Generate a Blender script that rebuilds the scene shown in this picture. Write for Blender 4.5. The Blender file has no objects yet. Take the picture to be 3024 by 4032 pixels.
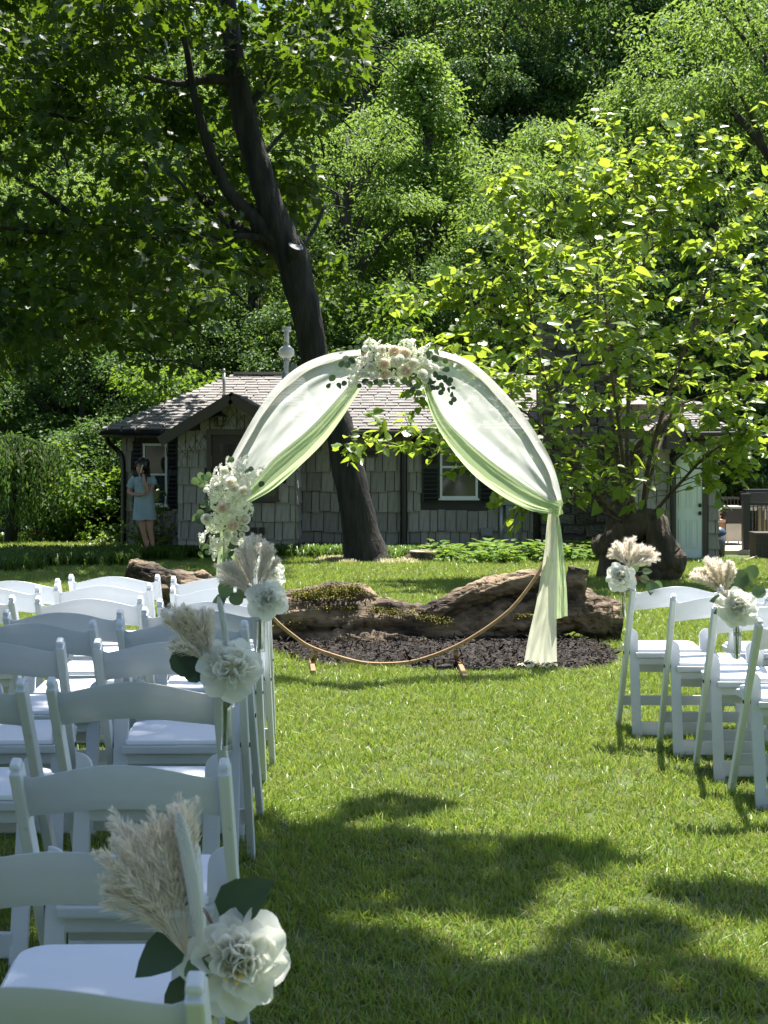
import bpy, bmesh, math, random
import numpy as np
from mathutils import Vector, Matrix, Quaternion, noise

C = bpy.context.scene.collection
SC = bpy.context.scene
rng = np.random.default_rng(11)
random.seed(5)

# ------------------------------------------------------------------ camera
CAMH, F, CX, HY = 1.41, 5600.0, 1512.0, 1770.0     # eye height, focal length and principal point of the 3024x4032 photo
cam = bpy.data.cameras.new('camera')
cam_o = bpy.data.objects.new('camera', cam); C.objects.link(cam_o)
cam_o.location = (0, 0, CAMH); cam_o.rotation_euler = (math.radians(90), 0, 0)
cam.sensor_fit = 'VERTICAL'; cam.sensor_height = 36; cam.sensor_width = 27
cam.lens = 36 * F / 4032; cam.shift_y = -(2016 - HY) / 4032
cam.clip_start = .05; cam.clip_end = 600
cam.dof.use_dof = True; cam.dof.focus_distance = 8.5; cam.dof.aperture_fstop = 13
SC.camera = cam_o

# ------------------------------------------------------------------ daylight
SUN = Vector((.13, .31, .94)).normalized()
w = bpy.data.worlds.new('World'); SC.world = w; w.use_nodes = True
nt = w.node_tree
sky = nt.nodes.new('ShaderNodeTexSky'); sky.sky_type = 'NISHITA'; sky.sun_disc = False
sky.sun_elevation = math.asin(SUN.z); sky.sun_rotation = math.atan2(SUN.x, SUN.y)
bg = nt.nodes['Background']; bg.inputs[1].default_value = .075
nt.links.new(sky.outputs[0], bg.inputs[0])
sl = bpy.data.lights.new('sun', 'SUN'); sl.energy = 5; sl.angle = math.radians(.53); sl.color = (1, .955, .88)
so = bpy.data.objects.new('sun', sl); C.objects.link(so)
so.rotation_euler = (-SUN).to_track_quat('-Z', 'Y').to_euler(); so.location = (5, 10, 40)
SC.view_settings.view_transform = 'Standard'; SC.view_settings.look = 'None'
SC.view_settings.gamma = 1; SC.view_settings.use_curve_mapping = False
SC.view_settings.exposure = 1.5
try:
    SC.cycles.max_bounces = 8; SC.cycles.transparent_max_bounces = 12
    SC.cycles.transmission_bounces = 6; SC.cycles.caustics_reflective = False; SC.cycles.caustics_refractive = False
    SC.cycles.sample_clamp_indirect = 6
except Exception:
    pass

# ------------------------------------------------------------------ helpers
def at(px, py, Y):
    """the point at depth Y seen at photo pixel (px, py)"""
    return Vector(((px - CX) / F * Y, Y, CAMH - (py - HY) / F * Y))

def sstep(a, b, x):
    t = np.clip((np.asarray(x, float) - a) / (b - a), 0, 1)
    return t * t * (3 - 2 * t)

def gz(x, y):
    """height of the ground"""
    x = np.asarray(x, float); y = np.asarray(y, float)
    z = -.35 * np.clip((y - 11) / 11, 0, 1)
    z = z + .05 * np.exp(-((y - 4.6) / 1.0) ** 2) * sstep(-.1, -.6, x)
    z = z - .03 * np.exp(-((y - 2.9) / .6) ** 2) * sstep(-.1, -.6, x)
    z = z - .04 * sstep(.9, 1.4, x) * sstep(9.5, 7.5, y)
    z = z - .55 * sstep(26.3, 29.5, y) * sstep(1, -4, x)
    z = z + np.clip(y - 33, 0, 70) * .24
    z = z + .012 * np.sin(x * 1.7 + 1) * np.sin(y * 1.3) * sstep(9, 12, y)
    return z

def G(px, py):
    """where the sight line of pixel (px, py) meets the ground"""
    lo, hi = 1.2, 60.
    for _ in range(50):
        m = (lo + hi) / 2
        p = at(px, py, m)
        if p.z > float(gz(p.x, p.y)): lo = m
        else: hi = m
    return at(px, py, lo)

def fast_mesh(name, V, Fc):
    V = np.asarray(V, np.float32); Fc = np.asarray(Fc, np.int32)
    me = bpy.data.meshes.new(name)
    n, (m, k) = len(V), Fc.shape
    me.vertices.add(n); me.vertices.foreach_set('co', V.ravel())
    me.loops.add(m * k); me.loops.foreach_set('vertex_index', Fc.ravel())
    me.polygons.add(m); me.polygons.foreach_set('loop_start', np.arange(0, m * k, k, dtype=np.int32))
    me.update(calc_edges=True); me.validate()
    return me

class MB:
    """collects shapes, then becomes ONE mesh object"""
    def __init__(s): s.v = []; s.f = []
    def add(s, V, Fs):
        o = len(s.v); s.v += [tuple(p) for p in V]; s.f += [tuple(i + o for i in f) for f in Fs]; return s
    def box(s, c, d, rot=None, top=1.0):
        x, y, z = d[0] / 2, d[1] / 2, d[2] / 2
        P = [Vector((a * x * (top if e > 0 else 1), b * y * (top if e > 0 else 1), e * z)) for e in (-1, 1) for a, b in ((-1, -1), (1, -1), (1, 1), (-1, 1))]
        if rot is not None: P = [rot @ p for p in P]
        c = Vector(c)
        return s.add([p + c for p in P], [(3, 2, 1, 0), (4, 5, 6, 7), (0, 1, 5, 4), (1, 2, 6, 5), (2, 3, 7, 6), (3, 0, 4, 7)])
    def b2(s, a, b):
        return s.box(((a[0] + b[0]) / 2, (a[1] + b[1]) / 2, (a[2] + b[2]) / 2), (abs(b[0] - a[0]), abs(b[1] - a[1]), abs(b[2] - a[2])))
    def tube(s, path, rad, n=8, cap=True, squash=None):
        path = [Vector(p) for p in path]
        if not hasattr(rad, '__len__'): rad = [rad] * len(path)
        V = []; Fs = []; ref = None
        for i, p in enumerate(path):
            d = (path[min(i + 1, len(path) - 1)] - path[max(i - 1, 0)])
            d = d.normalized() if d.length > 1e-9 else Vector((0, 0, 1))
            if ref is None: ref = d.orthogonal().normalized()
            ref = (ref - d * ref.dot(d)); ref = ref.normalized() if ref.length > 1e-6 else d.orthogonal().normalized()
            q = d.cross(ref)
            for k in range(n):
                a = 2 * math.pi * k / n
                V.append(p + (ref * math.cos(a) + q * math.sin(a)) * rad[i])
        for i in range(len(path) - 1):
            for k in range(n):
                Fs.append((i * n + k, i * n + (k + 1) % n, (i + 1) * n + (k + 1) % n, (i + 1) * n + k))
        if cap: Fs += [tuple(range(n))[::-1], tuple((len(path) - 1) * n + k for k in range(n))]
        return s.add(V, Fs)
    def lathe(s, prof, n=16, c=(0, 0, 0)):
        c = Vector(c); V = []; Fs = []
        for r, z in prof:
            V += [c + Vector((r * math.cos(2 * math.pi * k / n), r * math.sin(2 * math.pi * k / n), z)) for k in range(n)]
        for i in range(len(prof) - 1):
            for k in range(n):
                Fs.append((i * n + k, i * n + (k + 1) % n, (i + 1) * n + (k + 1) % n, (i + 1) * n + k))
        return s.add(V, Fs)
    def grid(s, P):
        nu, nv = len(P), len(P[0])
        return s.add([p for r in P for p in r], [(i * nv + j, i * nv + j + 1, (i + 1) * nv + j + 1, (i + 1) * nv + j) for i in range(nu - 1) for j in range(nv - 1)])
    def mesh(s, name, mat=None, smooth=False, bevel=0):
        me = bpy.data.meshes.new(name); me.from_pydata(s.v, [], s.f); me.update()
        if bevel:
            bm = bmesh.new(); bm.from_mesh(me)
            es = [e for e in bm.edges if len(e.link_faces) == 2 and e.calc_face_angle(0) > .6]
            bmesh.ops.bevel(bm, geom=es, offset=bevel, segments=2, profile=.6, affect='EDGES', clamp_overlap=True)
            bm.to_mesh(me); bm.free()
        if mat: me.materials.append(mat)
        if smooth: me.polygons.foreach_set('use_smooth', [True] * len(me.polygons))
        return me
    def obj(s, name, mat, parent=None, smooth=False, bevel=0, loc=None):
        return link(name, s.mesh(name, mat, smooth, bevel), parent, loc)

def link(name, me, parent=None, loc=None, rot=None, scale=None):
    o = bpy.data.objects.new(name, me); C.objects.link(o)
    if parent is not None: o.parent = parent
    if loc is not None: o.location = loc
    if rot is not None:
        if isinstance(rot, Quaternion): o.rotation_mode = 'QUATERNION'; o.rotation_quaternion = rot
        else: o.rotation_euler = rot
    if scale is not None: o.scale = scale if hasattr(scale, '__len__') else (scale,) * 3
    return o

def tag(o, label, cat, group=None):
    o['label'] = label; o['category'] = cat
    if group: o['group'] = group
    return o

def thing(name, label, cat, loc=(0, 0, 0), rz=0, group=None):
    o = bpy.data.objects.new(name, None); C.objects.link(o); o.empty_display_size = .1
    o.location = loc; o.rotation_euler = (0, 0, rz)
    return tag(o, label, cat, group)

def structure(o): o['kind'] = 'structure'; return o
def stuff(o): o['kind'] = 'stuff'; return o

def dup(root, loc, rz=0, label=None):
    r = root.copy(); C.objects.link(r); r.location = loc; r.rotation_euler = (0, 0, rz)
    if label: r['label'] = label
    for ch in list(root.children):
        c = ch.copy(); C.objects.link(c); c.parent = r
        for g in ch.children:
            d = g.copy(); C.objects.link(d); d.parent = c
    return r

def catmull(P, n=6, R=None):
    P = [Vector(p) for p in P]; out = []; rr = []
    for i in range(len(P) - 1):
        a, b, c, d = P[max(i - 1, 0)], P[i], P[i + 1], P[min(i + 2, len(P) - 1)]
        for k in range(n):
            t = k / n
            out.append(.5 * ((2 * b) + (c - a) * t + (2 * a - 5 * b + 4 * c - d) * t * t + (3 * b - a - 3 * c + d) * t ** 3))
            if R: rr.append(R[i] * (1 - t) + R[i + 1] * t)
    out.append(P[-1])
    if R: rr.append(R[-1]); return out, rr
    return out

# ------------------------------------------------------------------ materials
def M(name, c1, c2=None, rough=.6, scale=8, bump=0, bscale=None, stretch=(1, 1, 1), island=0, objrand=0, trans=None, transw=.4,
      spec=.5, metal=0, detail=6, coord='Object', sheer=0, emit=None, hue=0, contrast=(.35, .65), coat=0):
    m = bpy.data.materials.new(name); m.use_nodes = True
    N, L = m.node_tree.nodes, m.node_tree.links
    p = N['Principled BSDF']; out = N['Material Output']
    p.inputs['Roughness'].default_value = rough; p.inputs['Metallic'].default_value = metal
    p.inputs['Specular IOR Level'].default_value = spec
    if coat: p.inputs['Coat Weight'].default_value = coat
    tc = N.new('ShaderNodeTexCoord'); mp = N.new('ShaderNodeMapping'); mp.inputs['Scale'].default_value = stretch
    L.new(tc.outputs[coord], mp.inputs[0])
    col = None
    if c2 is not None:
        no = N.new('ShaderNodeTexNoise'); no.inputs['Scale'].default_value = scale; no.inputs['Detail'].default_value = detail
        L.new(mp.outputs[0], no.inputs[0])
        r = N.new('ShaderNodeValToRGB'); r.color_ramp.elements[0].color = (*c1, 1); r.color_ramp.elements[1].color = (*c2, 1)
        r.color_ramp.elements[0].position = contrast[0]; r.color_ramp.elements[1].position = contrast[1]
        L.new(no.outputs[0], r.inputs[0]); col = r.outputs[0]
    else:
        rgb = N.new('ShaderNodeRGB'); rgb.outputs[0].default_value = (*c1, 1); col = rgb.outputs[0]
    for amt, src in ((island, 'i'), (objrand, 'o')):
        if not amt: continue
        if src == 'i': g = N.new('ShaderNodeNewGeometry'); val = g.outputs['Random Per Island']
        else: g = N.new('ShaderNodeObjectInfo'); val = g.outputs['Random']
        h = N.new('ShaderNodeHueSaturation')
        mr = N.new('ShaderNodeMapRange'); mr.inputs[3].default_value = 1 - amt; mr.inputs[4].default_value = 1 + amt
        L.new(val, mr.inputs[0]); L.new(mr.outputs[0], h.inputs['Value'])
        if hue:
            m2 = N.new('ShaderNodeMapRange'); m2.inputs[3].default_value = .5 - hue; m2.inputs[4].default_value = .5 + hue
            ml = N.new('ShaderNodeMath'); ml.operation = 'MULTIPLY'; ml.inputs[1].default_value = 7.31
            fr = N.new('ShaderNodeMath'); fr.operation = 'FRACT'
            L.new(val, ml.inputs[0]); L.new(ml.outputs[0], fr.inputs[0]); L.new(fr.outputs[0], m2.inputs[0]); L.new(m2.outputs[0], h.inputs['Hue'])
        L.new(col, h.inputs['Color']); col = h.outputs[0]
    L.new(col, p.inputs['Base Color'])
    if bump:
        nb = N.new('ShaderNodeTexNoise'); nb.inputs['Scale'].default_value = bscale or scale * 3; nb.inputs['Detail'].default_value = 8
        L.new(mp.outputs[0], nb.inputs[0])
        b = N.new('ShaderNodeBump'); b.inputs['Strength'].default_value = min(1, bump); b.inputs['Distance'].default_value = .02 * max(1, bump)
        L.new(nb.outputs[0], b.inputs['Height']); L.new(b.outputs[0], p.inputs['Normal'])
    sh = p.outputs[0]
    if trans is not None:
        t = N.new('ShaderNodeBsdfTranslucent'); mx = N.new('ShaderNodeMixShader'); mx.inputs[0].default_value = transw
        hs = N.new('ShaderNodeMix'); hs.data_type = 'RGBA'; hs.blend_type = 'MIX'; hs.inputs[0].default_value = .75
        L.new(col, hs.inputs[6]); hs.inputs[7].default_value = (*trans, 1)
        L.new(hs.outputs[2], t.inputs[0]); L.new(sh, mx.inputs[1]); L.new(t.outputs[0], mx.inputs[2]); sh = mx.outputs[0]
    if sheer:
        tr = N.new('ShaderNodeBsdfTransparent'); mx = N.new('ShaderNodeMixShader'); mx.inputs[0].default_value = sheer
        L.new(sh, mx.inputs[1]); L.new(tr.outputs[0], mx.inputs[2]); sh = mx.outputs[0]
    L.new(sh, out.inputs[0])
    return m

LEAF = dict(rough=.5, island=.4, hue=.02, spec=.22)
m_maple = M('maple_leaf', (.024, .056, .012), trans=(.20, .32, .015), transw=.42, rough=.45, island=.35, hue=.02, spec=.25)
m_mulb = M('mulberry_leaf', (.12, .205, .025), trans=(.46, .59, .05), transw=.52, rough=.33, island=.3, hue=.015, spec=.5)
m_tulip = M('tulip_tree_leaf', (.11, .20, .042), trans=(.36, .52, .07), transw=.42, **LEAF)
m_walnut = M('walnut_leaf', (.11, .195, .048), trans=(.36, .52, .08), transw=.42, **LEAF)
m_oak = M('oak_leaf', (.065, .125, .034), trans=(.20, .35, .055), transw=.35, **LEAF)
m_conifer = M('hemlock_needle', (.05, .10, .032), trans=(.15, .28, .05), transw=.33, **LEAF)
m_shrub = M('shrub_leaf', (.06, .125, .025), trans=(.28, .44, .03), transw=.45, **LEAF)
m_grass = M('grass_blade', (.17, .25, .04), rough=.36, island=.55, hue=.03, spec=.5, trans=(.42, .52, .07), transw=.40)
m_dry = M('dry_grass', (.40, .37, .20), rough=.5, island=.35, trans=(.5, .45, .2), transw=.3)
m_lily = M('liriope_blade', (.06, .125, .02), rough=.4, island=.35, spec=.3, trans=(.24, .38, .03), transw=.35)
m_hosta = M('hosta_leaf', (.11, .20, .04), rough=.35, island=.35, hue=.02, trans=(.34, .5, .05), transw=.4)
m_bark = M('maple_bark', (.009, .008, .007), (.038, .033, .028), rough=.9, scale=9, bump=1.6, bscale=26, stretch=(1, 1, .18))
m_twig = M('twig_bark', (.06, .045, .03), (.14, .105, .07), rough=.8, scale=12)
m_farbark = M('forest_bark', (.03, .026, .022), (.07, .06, .05), rough=.9, scale=4)
m_mulbark = M('mulberry_bark', (.035, .028, .02), (.12, .09, .06), rough=.9, scale=7, bump=1.8, bscale=18, stretch=(1, 1, .35))
m_log = M('weathered_log', (.020, .013, .008), (.31, .225, .145), rough=.88, scale=7, bump=2.6, bscale=20, stretch=(.24, 1, 1), detail=12, contrast=(.36, .66))
m_cut = M('cut_wood', (.42, .36, .27), (.30, .25, .18), rough=.8, scale=14)
m_cutgrey = M('pruned_cut', (.20, .20, .195), (.28, .28, .27), rough=.8, scale=9)
m_moss = M('moss', (.17, .17, .02), (.36, .33, .06), rough=1, scale=30, bump=2, bscale=120, island=.2)
m_mulch = M('mulch', (.014, .012, .010), (.035, .03, .026), rough=.85, scale=20, bump=1)
m_chip = M('mulch_chip', (.032, .026, .022), rough=.85, island=.8, spec=.15)
m_soil = M('ground_lawn', (.05, .085, .018), (.09, .12, .03), rough=.95, scale=3, bump=1, bscale=60, coord='Object')
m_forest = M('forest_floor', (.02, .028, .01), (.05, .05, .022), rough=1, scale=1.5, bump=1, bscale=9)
m_resin = M('white_resin', (.58, .61, .65), (.66, .69, .73), rough=.36, scale=4, spec=.5, bump=.06, bscale=160, trans=(.85, .85, .83), transw=.18)
m_back = M('white_resin_back', (.56, .60, .65), (.62, .66, .71), rough=.36, scale=5, spec=.5, trans=(.9, .91, .92), transw=.27)
m_scuff = M('scuffed_resin', (.64, .67, .70), (.38, .31, .25), rough=.5, scale=11, stretch=(3, 3, .8), contrast=(.63, .80), detail=10)
m_vinyl = M('seat_vinyl', (.76, .79, .85), (.80, .82, .87), rough=.42, scale=8)
m_bolt = M('dark_bolt', (.03, .03, .035), rough=.4, metal=.6)
m_gold = M('copper_gold_tube', (.32, .205, .11), (.40, .265, .15), rough=.45, scale=20, metal=.35)
m_white_cloth = M('white_chiffon', (.74, .76, .72), (.82, .84, .79), rough=.9, scale=3, trans=(.92, .94, .87), transw=.60, sheer=.27, spec=.1, bump=.8, bscale=9)
m_green_cloth = M('sage_chiffon', (.44, .56, .30), (.52, .64, .38), rough=.9, scale=3, trans=(.66, .79, .43), transw=.55, sheer=.14, spec=.1, bump=.6, bscale=9)
m_cream_cloth = M('cream_chiffon', (.78, .78, .58), (.84, .84, .70), rough=.9, scale=3, trans=(.88, .88, .66), transw=.5, sheer=.08, spec=.1)
m_petal = M('white_petal', (.84, .84, .77), (.87, .87, .84), rough=.6, scale=18, trans=(.93, .93, .82), transw=.55, spec=.2, island=.05)
m_cream = M('cream_petal', (.86, .79, .66), rough=.6, trans=(.92, .83, .66), transw=.42, spec=.2, island=.06)
m_blush = M('blush_petal', (.87, .75, .64), rough=.6, trans=(.93, .80, .67), transw=.42, spec=.2, island=.05)
m_hyd = M('hydrangea_petal', (.84, .86, .72), rough=.6, trans=(.92, .93, .74), transw=.45, spec=.2, island=.10)
m_anther = M('yellow_anther', (.75, .55, .05), rough=.7)
m_rust = M('browned_petal', (.45, .20, .03), rough=.7)
m_euc = M('eucalyptus_leaf', (.10, .16, .085), rough=.5, island=.25, trans=(.22, .34, .10), transw=.28, spec=.35, objrand=.2)
m_eucd = M('dark_eucalyptus_leaf', (.05, .085, .05), rough=.5, island=.25, trans=(.10, .17, .06), transw=.22, spec=.35, objrand=.2)
m_stem = M('flower_stem', (.16, .20, .05), rough=.5)
m_redstem = M('reddish_stem', (.20, .06, .05), rough=.5)
m_pampas = M('pampas_hair', (.88, .82, .72), rough=.9, island=.12, trans=(.94, .87, .76), transw=.5, spec=.1)
m_bunny = M('bunny_tail_hair', (.88, .88, .86), rough=.9, island=.06, trans=(.92, .92, .9), transw=.45, spec=.1)
m_shake = M('grey_shake', (.28, .255, .222), (.37, .34, .30), rough=.85, scale=2.5, objrand=.20, bump=.5, bscale=22, stretch=(4, 4, .5))
m_wall = M('wall_sheathing', (.05, .047, .044), rough=.9)
m_shingle = M('roof_shingle', (.205, .19, .18), (.27, .255, .245), rough=.95, scale=4, objrand=.09, bump=.5, bscale=90)
m_shingle2 = M('roof_shingle_far', (.205, .19, .18), (.27, .255, .245), rough=.95, scale=4, island=.09, bump=.5, bscale=90)
m_trim = M('brown_trim', (.055, .043, .036), rough=.5)
m_black = M('black_gutter', (.012, .011, .011), rough=.3)
m_shutter = M('navy_shutter', (.012, .014, .02), rough=.45)
m_winwhite = M('window_white', (.72, .73, .74), rough=.4)
m_glass = M('window_glass', (.012, .02, .02), rough=.06, spec=.8)
m_doordark = M('dark_door', (.03, .02, .014), rough=.5)
m_doorwhite = M('white_door', (.66, .72, .66), rough=.45)
m_pvc = M('white_pvc', (.78, .77, .75), rough=.4)
m_galv = M('galvanised_pipe', (.36, .37, .36), (.48, .48, .47), rough=.5, scale=9, metal=.4)
m_greybox = M('grey_box', (.22, .23, .23), rough=.5)
m_stone = M('field_stone', (.085, .078, .062), (.17, .155, .12), rough=.9, scale=6, bump=1.5, bscale=14, objrand=.3)
m_mortar = M('mortar', (.10, .095, .085), rough=1)
m_deck = M('deck_wood', (.52, .42, .30), (.62, .52, .40), rough=.7, scale=5, stretch=(.3, 3, 3), objrand=.1)
m_rail = M('dark_railing', (.035, .030, .029), rough=.5)
m_steel = M('stainless', (.50, .49, .46), (.60, .58, .55), rough=.42, scale=4, metal=.6)
m_grill = M('grill_lid', (.05, .05, .055), rough=.4, metal=.3)
m_tan = M('tan_ceramic', (.52, .33, .22), rough=.4)
m_wicker = M('wicker_tan', (.26, .15, .08), (.38, .22, .12), rough=.7, scale=30)
m_wickerd = M('wicker_brown', (.05, .036, .03), (.09, .066, .055), rough=.7, scale=40)
m_bin = M('grey_bin', (.11, .115, .12), rough=.5)
m_binlid = M('blue_lid', (.06, .10, .16), rough=.4)
m_olive = M('olive_slat', (.16, .15, .08), rough=.7)
m_rubber = M('black_rubber', (.015, .015, .015), rough=.7)
m_bulb = M('clear_bulb', (.75, .78, .75), rough=.12, spec=.8)
m_wire = M('black_wire', (.012, .012, .012), rough=.5)
m_wirel = M('grey_wire', (.25, .25, .24), rough=.5)
m_fence = M('iron_fence', (.012, .012, .013), rough=.5)
m_teal = M('teal_cover', (.10, .19, .20), rough=.5)
m_red = M('red_flower', (.65, .02, .08), rough=.6, island=.2)
m_skin = M('skin', (.42, .235, .165), rough=.5, spec=.3)
m_hair = M('dark_hair', (.012, .008, .008), rough=.35)
m_dress = M('blue_grey_dress', (.24, .33, .36), (.29, .38, .41), rough=.85, scale=6, bump=.5, bscale=40)
m_phone = M('pale_phone', (.7, .7, .7), rough=.3)
m_tag = M('white_tag', (.8, .8, .8), rough=.6)

gl = bpy.data.materials.new('clear_glass'); gl.use_nodes = True
_n, _l = gl.node_tree.nodes, gl.node_tree.links
for x in list(_n):
    if x.type != 'OUTPUT_MATERIAL': _n.remove(x)
_t = _n.new('ShaderNodeBsdfTransparent'); _t.inputs[0].default_value = (.97, .98, .96, 1)
_g = _n.new('ShaderNodeBsdfGlossy'); _g.inputs['Roughness'].default_value = .04
_fr = _n.new('ShaderNodeLayerWeight'); _fr.inputs[0].default_value = .28
_mx = _n.new('ShaderNodeMixShader'); _l.new(_fr.outputs['Facing'], _mx.inputs[0]); _l.new(_t.outputs[0], _mx.inputs[1]); _l.new(_g.outputs[0], _mx.inputs[2])
_l.new(_mx.outputs[0], _n['Material Output'].inputs[0])
m_vase = gl

# ------------------------------------------------------------------ leaves
def leaf_T(kind, curl=0):
    """leaf outline, stem at the origin, tip along +Y, face up; returns verts and triangles"""
    if kind == 'maple':
        half = [(0, 0), (.14, -.10), (.30, -.02), (.50, -.06), (.40, .16), (.62, .30), (.40, .36), (.44, .52), (.20, .52), (.17, .70), (0, 1)]
    elif kind == 'mulb':
        half = [(0, 0), (.17, -.06), (.33, .10), (.36, .34), (.24, .66), (0, 1.05)]
    elif kind == 'round':
        half = [(0, 0), (.25, .06), (.44, .30), (.44, .62), (.24, .90), (0, .98)]
    elif kind == 'euc':
        half = [(0, 0), (.22, .05), (.37, .28), (.34, .55), (.18, .85), (0, 1.08)]
    elif kind == 'lobed':
        half = [(0, 0), (.22, 0), (.42, .18), (.30, .45), (.36, .72), (0, .85)]
    elif kind == 'lance':
        half = [(0, 0), (.13, .25), (.12, .6), (0, 1)]
    else:
        half = [(0, 0), (.32, .35), (.26, .7), (0, 1)]
    R = [(x, y, abs(x) * .28 - .10 * y * y) for x, y in half]
    Lf = [(-x, y, z + curl * abs(x)) for x, y, z in R[1:-1]]
    V = R + Lf; n = len(R); fc = []
    mid = len(V); V = V + [(0, .4, -.02)]
    ring = list(range(n)) + [n + i for i in range(len(Lf) - 1, -1, -1)]
    for i in range(len(ring)):
        fc.append((mid, ring[i], ring[(i + 1) % len(ring)]))
    return np.array(V), np.array(fc)

def quad_T(a=.32, fold=.16):
    return np.array([(0, 0, 0), (a, .45, fold), (0, 1, -.1), (-a, .45, fold)]), np.array([(0, 1, 2), (0, 2, 3)])

def norm(a): return a / np.maximum(np.linalg.norm(a, axis=1, keepdims=True), 1e-9)

def leaf_frames(tip, nrm):
    d = norm(tip); n = nrm - d * (nrm * d).sum(1, keepdims=True); n = norm(n)
    return d, n, np.cross(d, n)

def leaves(T, pos, tip, nrm, size):
    V, Fc = T
    d, n, s = leaf_frames(tip, nrm)
    P = pos[:, None, :] + size[:, None, None] * (V[None, :, 0, None] * s[:, None] + V[None, :, 1, None] * d[:, None] + V[None, :, 2, None] * n[:, None])
    k = len(V)
    FF = Fc[None] + (np.arange(len(pos)) * k)[:, None, None]
    return P.reshape(-1, 3), FF.reshape(-1, 3)

def leaf_obj(name, T, pos, tip, nrm, size, mat, parent=None):
    V, Fc = leaves(T, pos, tip, nrm, size)
    me = fast_mesh(name, V, Fc); me.materials.append(mat)
    return link(name, me, parent)

def unit(n, r=rng):
    return norm(r.normal(size=(n, 3)))

def clump_leaves(centers, radii, n_each, r, flat=.6, up=.55, droop=.5):
    """leaves spread through flattened clumps"""
    k = len(centers)
    idx = np.repeat(np.arange(k), n_each); N = len(idx)
    u = unit(N, r); rad = r.uniform(.25, 1, N) ** .6
    sc = np.stack([radii[idx], radii[idx], radii[idx] * flat], 1)
    pos = centers[idx] + u * sc * rad[:, None]
    nrm = norm(u * .5 + r.normal(size=(N, 3)) * .45 + np.array([0, 0, 1.0]) * up)
    tip = norm(u * np.array([1, 1, .3]) + r.normal(size=(N, 3)) * .5 + np.array([0, 0, -1.0]) * droop)
    return pos, tip, nrm

def single_leaves(T, mat, name, parent, pos, tip, nrm, size, smooth=False):
    """each leaf an object of its own, all sharing one mesh"""
    V, Fc = T
    me = fast_mesh(name, V, Fc); me.materials.append(mat)
    d, n, s = leaf_frames(tip, nrm)
    for i in range(len(pos)):
        mt = Matrix(((s[i, 0], d[i, 0], n[i, 0], pos[i, 0]), (s[i, 1], d[i, 1], n[i, 1], pos[i, 1]), (s[i, 2], d[i, 2], n[i, 2], pos[i, 2]), (0, 0, 0, 1)))
        o = bpy.data.objects.new(name, me); C.objects.link(o); o.parent = parent
        o.matrix_local = mt @ Matrix.Scale(float(size[i]), 4)

def bark_tube(path, rad, n=14, amp=.12, seg=6, seed=0):
    """rough trunk: a tube with ridges"""
    P, R = catmull(path, seg, rad)
    b = MB(); b.tube(P, R, n)
    vs = []
    for i, v in enumerate(b.v):
        ring = min(i // n, len(P) - 1); c = P[ring]; d = Vector(v) - c
        q = 1 + amp * noise.noise(Vector((v[0] * 6 + seed, v[1] * 6, v[2] * 1.6))) + amp * .6 * noise.noise(Vector((v[0] * 17 + seed, v[1] * 17, v[2] * 4)))
        vs.append(c + d * q)
    b.v = [tuple(v) for v in vs]
    return b
# ================================================================== GROUND
def axis(*segs):
    out = []
    for a, b, n in segs: out += list(np.linspace(a, b, n, endpoint=False))
    return np.array(out + [segs[-1][1]])

xs = axis((-160, -30, 14), (-30, -8, 22), (-8, 8, 80), (8, 30, 22), (30, 160, 14))
ys = axis((-40, 0, 12), (0, 12, 60), (12, 34, 66), (34, 110, 40), (110, 200, 8))
gx, gy = np.meshgrid(xs, ys)
zz = gz(gx, gy)
Vg = np.stack([gx, gy, zz], -1).reshape(-1, 3)
nx, ny = len(xs), len(ys)
ii, jj = np.meshgrid(np.arange(nx - 1), np.arange(ny - 1))
a = (jj * nx + ii).ravel()
Fg = np.stack([a, a + 1, a + nx + 1, a + nx], 1)
me = fast_mesh('ground', Vg, Fg); me.materials.append(m_soil); me.materials.append(m_forest)
cy = gy[:-1, :-1].ravel(); cxx = gx[:-1, :-1].ravel()
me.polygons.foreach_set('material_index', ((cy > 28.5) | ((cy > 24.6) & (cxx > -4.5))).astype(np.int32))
me.polygons.foreach_set('use_smooth', [True] * len(me.polygons))
ground = structure(link('ground', me))

# mulch bed under the log
bed_o = [(1040, 2560), (1200, 2610), (1500, 2628), (1800, 2640), (2100, 2640), (2330, 2632), (2430, 2605), (2390, 2560), (2250, 2530), (2000, 2500), (1600, 2490), (1100, 2500)]
bed = [G(*p) for p in bed_o]
def in_poly(x, y, P):
    r = np.zeros(np.shape(x), bool); n = len(P)
    for i in range(n):
        x1, y1, x2, y2 = P[i][0], P[i][1], P[i - 1][0], P[i - 1][1]
        c = ((y1 > y) != (y2 > y))
        r ^= c & (x < (x2 - x1) * (y - y1) / ((y2 - y1) if y2 != y1 else 1e-9) + x1)
    return r
bm_ = MB(); ctr = sum(bed, Vector()) / len(bed)
ring1 = [Vector((p.x, p.y, float(gz(p.x, p.y)) + .004)) for p in catmull(bed + [bed[0]], 4)[:-1]]
ring2 = [ctr + (p - ctr) * .88 + Vector((0, 0, .028)) for p in ring1]
n1 = len(ring1)
bm_.add(ring1 + ring2 + [ctr + Vector((0, 0, .04))], [(i, (i + 1) % n1, n1 + (i + 1) % n1, n1 + i) for i in range(n1)] + [(n1 + i, n1 + (i + 1) % n1, 2 * n1) for i in range(n1)])
structure(bm_.obj('mulch_bed', m_mulch, smooth=True))
bb = [(p.x, p.y) for p in ring1]
nch = 11000
px_ = rng.uniform(min(p[0] for p in bb) - .05, max(p[0] for p in bb) + .05, nch * 3); py_ = rng.uniform(min(p[1] for p in bb) - .06, max(p[1] for p in bb), nch * 3)
k = in_poly(px_, py_, bb); px_, py_ = px_[k][:nch], py_[k][:nch]
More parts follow.
